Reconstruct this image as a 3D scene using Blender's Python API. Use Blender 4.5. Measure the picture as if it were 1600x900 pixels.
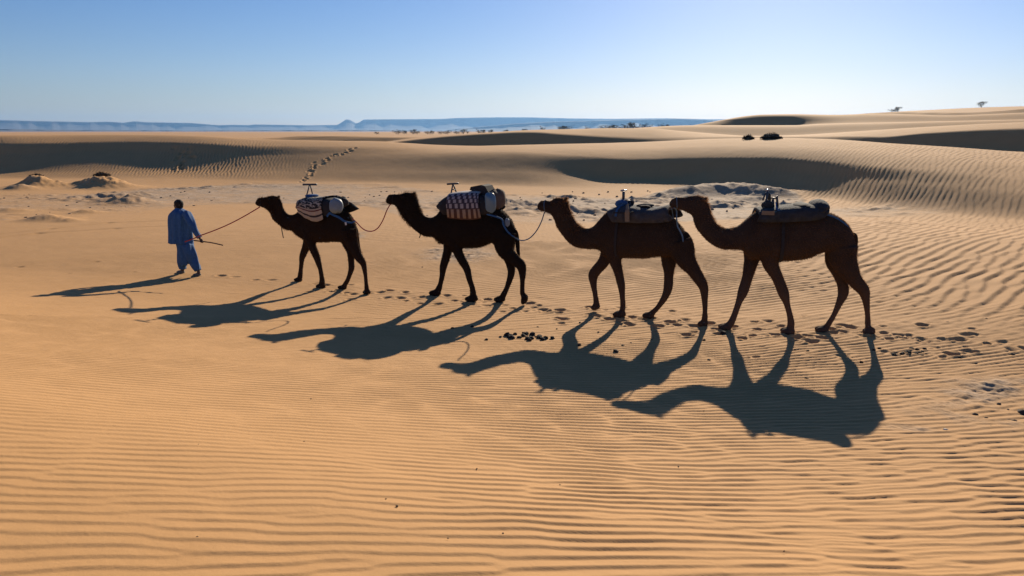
import bpy, math, random
import numpy as np
from mathutils import Vector, Matrix

for o in list(bpy.data.objects):
    bpy.data.objects.remove(o)
random.seed(7)
RNG = np.random.default_rng(11)
SC = bpy.context.scene
COL = SC.collection
R = math.radians

# ------------------------------------------------------------------ camera, sky, sun, exposure
F_PX, CAM_Z = 1200.0, 3.2
PITCH = math.atan(245.0 / 1200.0)
SUN_AZ, SUN_EL = R(18.1), R(20.3)          # azimuth clockwise from +Y (view axis), elevation

cam_d = bpy.data.cameras.new('camera')
cam_d.sensor_width = 36.0
cam_d.lens = 36.0 * F_PX / 1600.0
cam_d.clip_start = 0.1
cam_d.clip_end = 90000.0
cam = bpy.data.objects.new('camera', cam_d)
cam.location = (0, 0, CAM_Z)
cam.rotation_euler = (R(90) - PITCH, 0, 0)
COL.objects.link(cam)
SC.camera = cam

world = bpy.data.worlds.new('World')
SC.world = world
world.use_nodes = True
wn = world.node_tree.nodes
wl = world.node_tree.links
wn.clear()
sky = wn.new('ShaderNodeTexSky')
sky.sky_type = 'NISHITA'
sky.sun_disc = False
sky.sun_elevation = SUN_EL
sky.sun_rotation = SUN_AZ
sky.altitude = 600.0
sky.air_density = 1.1
sky.dust_density = 0.36
sky.ozone_density = 3.6
bg = wn.new('ShaderNodeBackground')
bg.inputs['Strength'].default_value = 0.05
wo = wn.new('ShaderNodeOutputWorld')
tint = wn.new('ShaderNodeMix')
tint.data_type = 'RGBA'
tint.blend_type = 'MULTIPLY'
tint.inputs[0].default_value = 1.0
tint.inputs[7].default_value = (1.0, 0.99, 1.26, 1.0)
hsv = wn.new('ShaderNodeHueSaturation')
hsv.inputs['Saturation'].default_value = 1.2
wl.new(sky.outputs[0], hsv.inputs['Color'])
wl.new(hsv.outputs[0], tint.inputs[6])
wl.new(tint.outputs[2], bg.inputs['Color'])
wl.new(bg.outputs[0], wo.inputs['Surface'])

sun_d = bpy.data.lights.new('sun', 'SUN')
sun_d.energy = 5.0
sun_d.angle = R(0.53)
sun_d.color = (1.0, 0.86, 0.66)
sun = bpy.data.objects.new('sun', sun_d)
sdir = Vector((math.cos(SUN_EL) * math.sin(SUN_AZ), math.cos(SUN_EL) * math.cos(SUN_AZ), math.sin(SUN_EL)))
sun.rotation_euler = (-sdir).to_track_quat('-Z', 'Y').to_euler()
sun.location = (20, 40, 40)
COL.objects.link(sun)

SC.view_settings.view_transform = 'Standard'
SC.view_settings.look = 'None'
SC.view_settings.exposure = 0.48
SC.view_settings.gamma = 1.0
SC.view_settings.use_curve_mapping = False

# ------------------------------------------------------------------ geometry of the view: pixel <-> ray
CP, SP = math.cos(PITCH), math.sin(PITCH)
CAMP = np.array([0.0, 0.0, CAM_Z])

def ray(px, py):
    a = (px - 800.0) / F_PX
    b = (450.0 - py) / F_PX
    d = np.array([a, CP + b * SP, -SP + b * CP])
    return d / np.linalg.norm(d)

def x_to_theta(x):
    return math.atan((x - 800.0) / F_PX * CP)

def tan_elev(theta, y):
    t = (450.0 - y) / F_PX
    return np.cos(theta) * (t * CP - SP) / (CP + t * SP)

# ------------------------------------------------------------------ materials
def new_mat(name):
    m = bpy.data.materials.new(name)
    m.use_nodes = True
    nt = m.node_tree
    b = nt.nodes['Principled BSDF']
    return m, nt, b

def node(nt, typ, **kw):
    n = nt.nodes.new(typ)
    for k, v in kw.items():
        if k == 'inp':
            for a, c in v.items():
                n.inputs[a].default_value = c
        else:
            setattr(n, k, v)
    return n

def ramp(nt, fac, stops):
    n = nt.nodes.new('ShaderNodeValToRGB')
    e = n.color_ramp.elements
    while len(e) < len(stops):
        e.new(0.5)
    for i, (p, c) in enumerate(stops):
        e[i].position = p
        e[i].color = (c[0], c[1], c[2], 1)
    nt.links.new(fac, n.inputs[0])
    return n

def mix(nt, fac, a, b, blend='MIX'):
    n = nt.nodes.new('ShaderNodeMix')
    n.data_type = 'RGBA'
    n.blend_type = blend
    for s, v in ((n.inputs[0], fac), (n.inputs[6], a), (n.inputs[7], b)):
        if isinstance(v, (int, float)):
            s.default_value = v
        elif isinstance(v, tuple):
            s.default_value = (v[0], v[1], v[2], 1)
        else:
            nt.links.new(v, s)
    return n.outputs[2]

def noise(nt, vec, scale, detail=4.0, rough=0.55, dist=0.0):
    n = nt.nodes.new('ShaderNodeTexNoise')
    n.inputs['Scale'].default_value = scale
    n.inputs['Detail'].default_value = detail
    n.inputs['Roughness'].default_value = rough
    n.inputs['Distortion'].default_value = dist
    nt.links.new(vec, n.inputs['Vector'])
    return n

def bump(nt, b, height, strength, dist):
    n = nt.nodes.new('ShaderNodeBump')
    n.inputs['Strength'].default_value = strength
    n.inputs['Distance'].default_value = dist
    nt.links.new(height, n.inputs['Height'])
    nt.links.new(n.outputs[0], b.inputs['Normal'])
    return n

def simple_mat(name, col, rough=0.8, var=0.25, scale=20.0, bmp=0.3, bdist=0.01, metallic=0.0):
    m, nt, b = new_mat(name)
    tc = node(nt, 'ShaderNodeTexCoord')
    n = noise(nt, tc.outputs['Object'], scale, 5.0, 0.6)
    lo = tuple(c * (1 - var) for c in col)
    hi = tuple(min(1, c * (1 + var)) for c in col)
    rp = ramp(nt, n.outputs['Fac'], [(0.3, lo), (0.7, hi)])
    nt.links.new(rp.outputs[0], b.inputs['Base Color'])
    b.inputs['Roughness'].default_value = rough
    b.inputs['Metallic'].default_value = metallic
    if bmp:
        bump(nt, b, n.outputs['Fac'], bmp, bdist)
    return m

def sand_material():
    m, nt, b = new_mat('sand')
    geo = node(nt, 'ShaderNodeNewGeometry')
    pos = geo.outputs['Position']
    at = node(nt, 'ShaderNodeAttribute', attribute_name='clay')
    big = noise(nt, pos, 0.10, 3.0, 0.5)
    mid = noise(nt, pos, 1.3, 4.0, 0.6)
    grain = noise(nt, pos, 260.0, 2.0, 0.7)
    c1 = ramp(nt, big.outputs['Fac'], [(0.3, (0.515, 0.285, 0.115)), (0.7, (0.575, 0.325, 0.138))])
    c2 = mix(nt, 0.35, c1.outputs[0], ramp(nt, mid.outputs['Fac'], [(0.3, (0.50, 0.275, 0.11)), (0.7, (0.60, 0.335, 0.142))]).outputs[0])
    c3 = mix(nt, 0.5, c2, ramp(nt, grain.outputs['Fac'], [(0.25, (0.36, 0.36, 0.36)), (0.5, (0.5, 0.5, 0.5)), (0.75, (0.64, 0.64, 0.64))]).outputs[0], 'OVERLAY')
    # clay crust: grey, cracked, with pale salt skins
    cl = noise(nt, pos, 2.2, 8.0, 0.65, 0.4)
    clc = ramp(nt, cl.outputs['Fac'], [(0.28, (0.27, 0.185, 0.115)), (0.5, (0.39, 0.28, 0.185)), (0.72, (0.50, 0.38, 0.27))])
    edge = node(nt, 'ShaderNodeMath', operation='ADD', use_clamp=True)
    br = noise(nt, pos, 3.1, 6.0, 0.7)
    brm = node(nt, 'ShaderNodeMath', operation='MULTIPLY_ADD', inp={1: 1.6, 2: -0.8})
    nt.links.new(br.outputs['Fac'], brm.inputs[0])
    nt.links.new(at.outputs['Fac'], edge.inputs[0])
    gate = node(nt, 'ShaderNodeMath', operation='MULTIPLY')
    nt.links.new(brm.outputs[0], gate.inputs[0])
    lim = node(nt, 'ShaderNodeMath', operation='MULTIPLY', use_clamp=True, inp={1: 4.0})
    nt.links.new(at.outputs['Fac'], lim.inputs[0])
    nt.links.new(lim.outputs[0], gate.inputs[1])
    nt.links.new(gate.outputs[0], edge.inputs[1])
    col = mix(nt, edge.outputs[0], c3, clc.outputs[0])
    nt.links.new(col, b.inputs['Base Color'])
    b.inputs['Roughness'].default_value = 0.92
    b.inputs['Specular IOR Level'].default_value = 0.15
    # fine relief
    h1 = node(nt, 'ShaderNodeMath', operation='MULTIPLY', inp={1: 0.0016})
    nt.links.new(grain.outputs['Fac'], h1.inputs[0])
    fine = noise(nt, pos, 28.0, 5.0, 0.6)
    h2 = node(nt, 'ShaderNodeMath', operation='MULTIPLY_ADD', inp={1: 0.0035})
    nt.links.new(fine.outputs['Fac'], h2.inputs[0])
    nt.links.new(h1.outputs[0], h2.inputs[2])
    clh = node(nt, 'ShaderNodeMath', operation='MULTIPLY', inp={1: 0.035})
    nt.links.new(cl.outputs['Fac'], clh.inputs[0])
    clg = node(nt, 'ShaderNodeMath', operation='MULTIPLY_ADD')
    nt.links.new(clh.outputs[0], clg.inputs[0])
    nt.links.new(edge.outputs[0], clg.inputs[1])
    nt.links.new(h2.outputs[0], clg.inputs[2])
    bump(nt, b, clg.outputs[0], 0.8, 1.0)
    return m

M = {}
M['sand'] = sand_material()

# ------------------------------------------------------------------ mesh helpers
def tag(o, label=None, cat=None, group=None, kind=None):
    if label: o['label'] = label
    if cat: o['category'] = cat
    if group: o['group'] = group
    if kind: o['kind'] = kind
    return o

def link(name, me, mat=None, parent=None):
    o = bpy.data.objects.new(name, me)
    COL.objects.link(o)
    if mat is not None and me is not None and not me.materials:
        me.materials.append(mat)
    if parent is not None:
        o.parent = parent
        o.matrix_parent_inverse = parent.matrix_basis.inverted()
    return o

def mesh_from(name, V, Fc, smooth=True):
    me = bpy.data.meshes.new(name)
    me.from_pydata([tuple(map(float, v)) for v in V], [], [tuple(int(i) for i in f) for f in Fc])
    if smooth:
        me.polygons.foreach_set('use_smooth', [True] * len(me.polygons))
    me.update()
    return me

class MB:
    """collects shapes of one mesh"""
    def __init__(s):
        s.V, s.F, s.UV = [], [], {}
    def add(s, V, Fc):
        k = len(s.V)
        s.V += [tuple(v) for v in V]
        s.F += [tuple(i + k for i in f) for f in Fc]
    def rings(s, rings, cap=True, close=True):
        n = len(rings[0])
        V, Fc = [], []
        for r_ in rings:
            V += list(r_)
        for i in range(len(rings) - 1):
            for j in range(n if close else n - 1):
                a, b = i * n + j, i * n + (j + 1) % n
                Fc.append((a, b, b + n, a + n))
        if cap:
            Fc.append(tuple(range(n - 1, -1, -1)))
            k = (len(rings) - 1) * n
            Fc.append(tuple(range(k, k + n)))
        s.add(V, Fc)
    def tube(s, pts, rad, n=8, cap=True):
        pts = [np.array(p, float) for p in pts]
        if not hasattr(rad, '__len__'):
            rad = [rad] * len(pts)
        up = None
        rings = []
        for i, p in enumerate(pts):
            t = pts[min(i + 1, len(pts) - 1)] - pts[max(i - 1, 0)]
            t = t / (np.linalg.norm(t) + 1e-9)
            if up is None:
                up = np.array([0, 0, 1.0]) if abs(t[2]) < 0.9 else np.array([1.0, 0, 0])
            a = np.cross(t, up); a /= np.linalg.norm(a) + 1e-9
            up = np.cross(a, t)
            rings.append([p + rad[i] * (math.cos(2 * math.pi * k / n) * a + math.sin(2 * math.pi * k / n) * up) for k in range(n)])
        s.rings(rings, cap)
    def ell(s, c, ax, ay, az, n=10, m=7, jit=0.0):
        c = np.array(c, float)
        ax, ay, az = (np.array(v, float) for v in (ax, ay, az))
        rings = []
        for i in range(m + 1):
            f = -math.pi / 2 + math.pi * (0.04 + 0.92 * i / m)
            rr = []
            for k in range(n):
                g = 2 * math.pi * k / n
                j = 1 + random.uniform(-jit, jit)
                rr.append(c + (ax * math.cos(f) * math.cos(g) + ay * math.cos(f) * math.sin(g) + az * math.sin(f)) * j)
            rings.append(rr)
        s.rings(rings)
    def box(s, c, hx, hy, hz):
        c = np.array(c, float); hx, hy, hz = (np.array(v, float) for v in (hx, hy, hz))
        V = [c + i * hx + j * hy + k * hz for k in (-1, 1) for j in (-1, 1) for i in (-1, 1)]
        s.add(V, [(0, 2, 3, 1), (4, 5, 7, 6), (0, 1, 5, 4), (2, 6, 7, 3), (0, 4, 6, 2), (1, 3, 7, 5)])
    def mesh(s, name, smooth=True):
        return mesh_from(name, s.V, s.F, smooth)
    def build(s, name, mat, parent=None, smooth=True):
        return link(name, s.mesh(name, smooth), mat, parent)

def catmull(P, sub):
    P = np.array(P, float)
    out = []
    n = len(P)
    for i in range(n - 1):
        p0, p1, p2, p3 = P[max(i - 1, 0)], P[i], P[i + 1], P[min(i + 2, n - 1)]
        for k in range(sub):
            t = k / sub
            out.append(0.5 * ((2 * p1) + (-p0 + p2) * t + (2 * p0 - 5 * p1 + 4 * p2 - p3) * t * t + (-p0 + 3 * p1 - 3 * p2 + p3) * t ** 3))
    out.append(P[-1])
    return np.array(out)

# ------------------------------------------------------------------ numeric noise fields
def fft_noise(N, beta, seed, lo=1):
    g = np.random.default_rng(seed)
    kx = np.fft.fftfreq(N)[:, None] * N
    ky = np.fft.fftfreq(N)[None, :] * N
    k = np.sqrt(kx ** 2 + ky ** 2)
    amp = np.where(k >= lo, (k + 1e-6) ** (-beta), 0)
    f = np.fft.ifft2(amp * np.exp(2j * np.pi * g.random((N, N)))).real
    return f / f.std()

def sample(field, u, v):
    """periodic bilinear sample, u,v in cells"""
    N, Mm = field.shape
    i0 = np.floor(u).astype(np.int64); j0 = np.floor(v).astype(np.int64)
    fu, fv = u - i0, v - j0
    i0 %= N; j0 %= Mm
    i1, j1 = (i0 + 1) % N, (j0 + 1) % Mm
    return (field[i0, j0] * (1 - fu) * (1 - fv) + field[i1, j0] * fu * (1 - fv)
            + field[i0, j1] * (1 - fu) * fv + field[i1, j1] * fu * fv)

def ripple_tile(N, cells_per_wave, ang, bw, seed):
    """complex narrow-band field: its phase is a stripe pattern with natural Y-junctions"""
    g = np.random.default_rng(seed)
    ku = np.fft.fftfreq(N)[:, None]
    kv = np.fft.fftfreq(N)[None, :]
    k0 = 1.0 / cells_per_wave
    w = np.exp(-((kv - k0) / (bw * k0)) ** 2 / 2 - (ku / (ang * k0)) ** 2 / 2)
    f = np.fft.ifft2(w * (g.normal(size=(N, N)) + 1j * g.normal(size=(N, N))))
    return f / np.abs(f).mean()

NZ = fft_noise(512, 1.9, 1, 2)
NZ2 = fft_noise(512, 1.5, 2, 3)
NZR = fft_noise(512, 1.15, 3, 5)
RT_A = ripple_tile(1024, 14.0, 0.125, 0.115, 21)
RT_B = ripple_tile(1024, 14.0, 0.17, 0.13, 22)
RT_C = ripple_tile(1024, 14.0, 0.09, 0.10, 23)

def smooth01(x):
    x = np.clip(x, 0, 1)
    return x * x * (3 - 2 * x)

def ripple(tile, x, y, lam, rot, ox=0.0):
    """height in units of amplitude, steep side facing -v (towards the photographer)"""
    c, s = math.cos(rot), math.sin(rot)
    u = x * c + y * s
    v = -x * s + y * c
    cell = lam / 14.0
    wu = sample(NZ, x / 0.11 + 31 + ox, y / 0.11 + 17) * 0.045
    F = sample(tile, (u + ox) / cell, (v + wu) / cell)
    a = np.abs(F)
    ph = np.angle(F)
    h = (np.sin(ph) + 0.42 * np.sin(2 * ph) + 0.20 * np.sin(3 * ph) + 0.08 * np.sin(4 * ph)) * 0.78
    return h * a / (a + 0.28) * 1.25

# ------------------------------------------------------------------ terrain: knot lines that follow the dune bases, faces and crests
def pslopes(x, y):
    h = np.diff(x); d = np.diff(y) / h
    m = np.zeros_like(y)
    w1 = 2 * h[1:] + h[:-1]; w2 = h[1:] + 2 * h[:-1]
    ok = d[:-1] * d[1:] > 0
    with np.errstate(divide='ignore', invalid='ignore'):
        mm = (w1 + w2) / (w1 / d[:-1] + w2 / d[1:])
    m[1:-1] = np.where(ok, mm, 0)
    m[0], m[-1] = d[0], d[-1]
    return m

def peval(x, y, m, q):
    i = np.clip(np.searchsorted(x, q) - 1, 0, len(x) - 2)
    h = x[i + 1] - x[i]
    t = np.clip((q - x[i]) / h, 0, 1)
    return ((1 + 2 * t) * (1 - t) ** 2 * y[i] + t * (1 - t) ** 2 * h * m[i]
            + t * t * (3 - 2 * t) * y[i + 1] + t * t * (t - 1) * h * m[i + 1])

class Curve:
    def __init__(s, pts):
        s.x = np.array([p[0] for p in pts], float); s.y = np.array([p[1] for p in pts], float)
        s.m = pslopes(s.x, s.y)
    def __call__(s, q):
        return float(peval(s.x, s.y, s.m, np.array([np.clip(q, s.x[0], s.x[-1])]))[0])

# ridge 1: near dune wall. base radius, face foot row, face head row, face slope (deg), crest row, crest setback
R1_base = Curve([(-300, 82), (0, 69), (200, 61), (400, 54), (600, 50), (800, 47), (1000, 45.5), (1100, 45.5), (1200, 44), (1300, 41), (1400, 37), (1600, 33), (1900, 30)])
R1_foot = Curve([(-300, 270), (0, 271), (200, 270), (400, 270), (600, 268), (800, 268), (900, 275), (960, 281), (1030, 282), (1100, 270), (1140, 264), (1200, 267), (1300, 277), (1400, 284), (1500, 292), (1600, 301), (1900, 310)])
R1_head = Curve([(-300, 242), (0, 243), (200, 237), (400, 243), (600, 240), (800, 236), (900, 242), (1000, 247), (1100, 245), (1200, 245), (1300, 252), (1400, 262), (1500, 270), (1600, 281), (1900, 290)])
R1_slope = Curve([(-300, 16), (0, 15.5), (60, 13.8), (120, 12.2), (200, 11.5), (330, 11.8), (450, 12.3), (600, 12.5), (750, 13.5), (830, 15.5), (900, 19), (960, 23.5), (1200, 25), (1300, 24), (1380, 21), (1450, 17), (1600, 13), (1900, 11)])
R1_back = Curve([(-300, 7.0), (0, 7.0), (250, 7.0), (400, 7.0), (800, 8.0), (1000, 9.5), (1300, 10.0), (1900, 12.0)])
R1_crest = Curve([(-300, 213), (0, 211.5), (200, 210.3), (300, 212), (400, 217), (600, 222), (690, 227), (740, 228), (800, 226.5), (1000, 222), (1120, 217), (1200, 215.5), (1290, 217.5), (1400, 225), (1500, 231), (1600, 238), (1900, 246)])
R2_crest = Curve([(-300, 222), (0, 222), (400, 224), (560, 224), (600, 222), (640, 217), (700, 211.5), (760, 207.5), (830, 203), (900, 201.5), (960, 200), (1010, 200), (1060, 204), (1110, 208), (1180, 212), (1250, 210.5), (1330, 206), (1420, 200.5), (1500, 196), (1600, 191.5), (1900, 188)])
R2_head = Curve([(-300, 226), (0, 226), (400, 227), (560, 227), (600, 224), (640, 219), (700, 213), (760, 209), (830, 206), (880, 209), (930, 212), (1010, 215), (1110, 213), (1250, 213), (1330, 213), (1380, 214), (1450, 208), (1600, 201), (1900, 198)])
R2_slope = Curve([(-300, 11.4), (400, 11.4), (600, 18.2), (640, 23.6), (830, 24.3), (900, 22.8), (960, 20.5), (1010, 16.7), (1110, 8.4), (1250, 9.9), (1340, 16.7), (1400, 22.8), (1600, 25.1), (1900, 22.8)])
R3_crest = Curve([(-300, 217), (0, 217), (380, 217), (430, 214.5), (480, 211.5), (540, 212), (600, 212.8), (680, 214), (800, 214), (900, 208), (1000, 198.5), (1080, 195), (1240, 195), (1280, 193), (1400, 190.5), (1600, 187), (1900, 184)])
R3_slope = Curve([(-300, 13.7), (380, 22.8), (430, 27.4), (560, 26.6), (640, 19.8), (760, 10.6), (1000, 8.4), (1900, 10.6)])
R4_crest = Curve([(-300, 215), (900, 214), (1000, 204), (1080, 196), (1100, 192.5), (1130, 187), (1160, 182), (1190, 179.2), (1240, 178.6), (1300, 179.6), (1360, 178), (1420, 179), (1480, 180.5), (1540, 178.5), (1600, 176), (1900, 172)])
R4_slope = Curve([(-300, 9.1), (1000, 10.6), (1080, 21.3), (1110, 25.1), (1190, 25.1), (1235, 19.8), (1275, 12.9), (1330, 9.1), (1900, 9.9)])
R5_crest = Curve([(-300, 215), (1000, 214), (1250, 190), (1320, 180.5), (1360, 177), (1400, 175.5), (1450, 175.8), (1500, 175.8), (1560, 173), (1600, 170), (1900, 165)])
R5_slope = Curve([(-300, 7.6), (1250, 10.6), (1340, 20.5), (1380, 23.6), (1480, 22.8), (1530, 16.7), (1600, 22.8), (1900, 16.7)])
R6_crest = Curve([(-300, 214), (1200, 205), (1380, 176.5), (1450, 172.5), (1500, 169.8), (1550, 168), (1600, 167), (1900, 165)])

def knots(theta):
    """radii and heights of the profile in direction theta (clockwise from the view axis)"""
    th = max(-0.72, min(0.72, theta))
    x = 800.0 + F_PX * math.tan(th) / CP
    te = lambda y: tan_elev(th, y)
    K = [(0.0, 0.0), (1.6, 0.0), (4.2, 0.0), (6.0, 0.0), (24.0, 0.0)]
    rb = R1_base(x)
    K.append((rb - 6.5 if rb > 40 else rb - 4.5, -0.10))
    # ridge 1
    def face(r0, yfoot, yhead, slope):
        z0 = CAM_Z + r0 * te(yfoot)
        s = math.tan(R(slope))
        # head point: z0 + s*d = CAM_Z + (r0+d)*te(yhead)
        d = (CAM_Z + r0 * te(yhead) - z0) / max(s - te(yhead), 0.05)
        d = max(d, 0.6)
        return z0, r0 + d, z0 + s * d
    r0 = rb + 2.0
    z0, r1, z1 = face(r0, R1_foot(x), R1_head(x), R1_slope(x))
    zb = min(0.02, z0 - 0.25)
    K.append((rb - 1.2, zb))
    K.append((r0, z0)); K.append((r1, z1))
    rc = r1 + R1_back(x)
    zc = CAM_Z + rc * te(R1_crest(x))
    zc = max(zc, z1 + 0.05)
    # a convex shoulder between face and crest
    K.append((r1 + 0.36 * (rc - r1), z1 + (zc - z1) * 0.62))
    K.append((rc, zc))
    # ridge 2
    def hidden(r, y):
        return CAM_Z + r * te(y)
    yv = R1_crest(x) + 7
    r2 = rc + 14.0
    K.append((r2, hidden(r2, yv)))
    sl = R2_slope(x)
    z2, r2h, z2h = face(r2 + 4, yv - 2.0, R2_head(x), sl)
    K.append((r2 + 4, z2)); K.append((r2h, z2h))
    r2c = r2h + 9
    z2c = max(CAM_Z + r2c * te(R2_crest(x)), z2h + 0.02)
    K.append((r2c, z2c))
    # ridges 3..5
    rp, yp, zp = r2c, min(R2_crest(x), R1_crest(x)), z2c
    for crest, slope, gap, back in ((R3_crest, R3_slope, 26, 10), (R4_crest, R4_slope, 40, 14), (R5_crest, R5_slope, 60, 16)):
        yc = crest(x)
        rb_ = rp + gap
        yb = max(yp, yc) + 3.0
        zb_ = CAM_Z + rb_ * te(yb)
        K.append((rb_, zb_))
        d_y = max(yb - 1.0 - yc, 1.2)
        zf, rh, zh = face(rb_ + 5, yb - 1.0, yc + min(1.0, 0.15 * d_y), slope(x))
        K.append((rb_ + 5, zf)); K.append((rh, zh))
        rcx = rh + back
        zcx = max(CAM_Z + rcx * te(yc), zh + 0.02)
        K.append((rcx, zcx))
        rp, yp, zp = rcx, min(yp, yc), zcx
    K.append((rp + 90, CAM_Z + (rp + 90) * te(yp + 3)))
    r6 = rp + 260
    K.append((r6, CAM_Z + r6 * te(R6_crest(x))))
    K.append((r6 + 500, 0.4)); K.append((3000.0, 0.0)); K.append((40000.0, -2.0))
    K = np.array(K)
    for i in range(1, len(K)):
        if K[i, 0] <= K[i - 1, 0] + 0.3:
            K[i, 0] = K[i - 1, 0] + 0.3
    # away from the view the land goes on as plain low dunes
    a = abs(theta)
    if a > 0.72:
        w = float(1 - smooth01((a - 0.72) / 1.3))
        gen = 1.6 * np.sin(K[:, 0] * 0.055 + 2 * math.cos(theta)) * np.clip((K[:, 0] - 30) / 60, 0, 1) * np.clip(900 / (K[:, 0] + 1), 0, 1)
        gen[:5] = K[:5, 1]
        K[:, 1] = w * K[:, 1] + (1 - w) * gen
        rr = np.array([0, 1.6, 4.2, 6, 24, 40, 45, 48, 53, 57, 68, 82, 86, 90, 99, 125, 130, 140, 150, 190, 195, 205, 219, 279, 284, 295, 311, 401, 571, 1071, 3000, 40000.0])
        K[:, 0] = w * K[:, 0] + (1 - w) * rr[:len(K)]
    return K

# low bumps given by where they stand (x, y in metres), radius, height
SWELLS = [(9.5, 18.5, 5.0, 0.10), (14.5, 21.0, 6.0, 0.25), (-3.5, 26.0, 5.0, 0.12), (-15, 24, 5, 0.15)]

def swell(x, y):
    """the dune flank the photographer stands on: the sand climbs from the caravan line towards the camera"""
    t = np.maximum(14.0 - 0.30 * (np.clip(x, -14, 14) - 1.0) - y, 0.0)
    t = np.where(t > 12.0, 12.0 + 5.0 * np.tanh((t - 12.0) / 5.0), t)
    tl = t * t / (t + 0.6)
    q = np.where(t < 10.0, 0.01145 * t * t, 1.145 + 0.10 * (t - 10.0) + 0.129 * (1 - np.exp(-(t - 10.0))))
    z = -0.0138 * tl - 0.0645 * tl * np.clip(x, -9, 9) / 8.0 + q
    for (cx, cy, s, h) in SWELLS:
        z = z + h * np.exp(-((x - cx) ** 2 + (y - cy) ** 2) / (2 * s * s))
    return z

_kc = {}
def macro(px, py):
    th = math.atan2(px, py)
    K = knots(th)
    r = math.hypot(px, py)
    return float(peval(K[:, 0], K[:, 1], pslopes(K[:, 0], K[:, 1]), np.array([r]))[0]) + float(swell(np.array([px]), np.array([py]))[0])

def ground_at(px, py, rmax=700.0):
    """the point of the land seen at a pixel"""
    d = ray(px, py)
    th = math.atan2(d[0], d[1])
    K = knots(th)
    m = pslopes(K[:, 0], K[:, 1])
    hor = math.hypot(d[0], d[1])
    rr = np.geomspace(1.5, rmax, 8000)
    zz = peval(K[:, 0], K[:, 1], m, rr) + swell(rr * math.sin(th), rr * math.cos(th))
    line = CAM_Z + rr * d[2] / hor
    i = np.argmax(line < zz)
    r = rr[i]
    return np.array([r * math.sin(th), r * math.cos(th), zz[i]])

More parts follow.
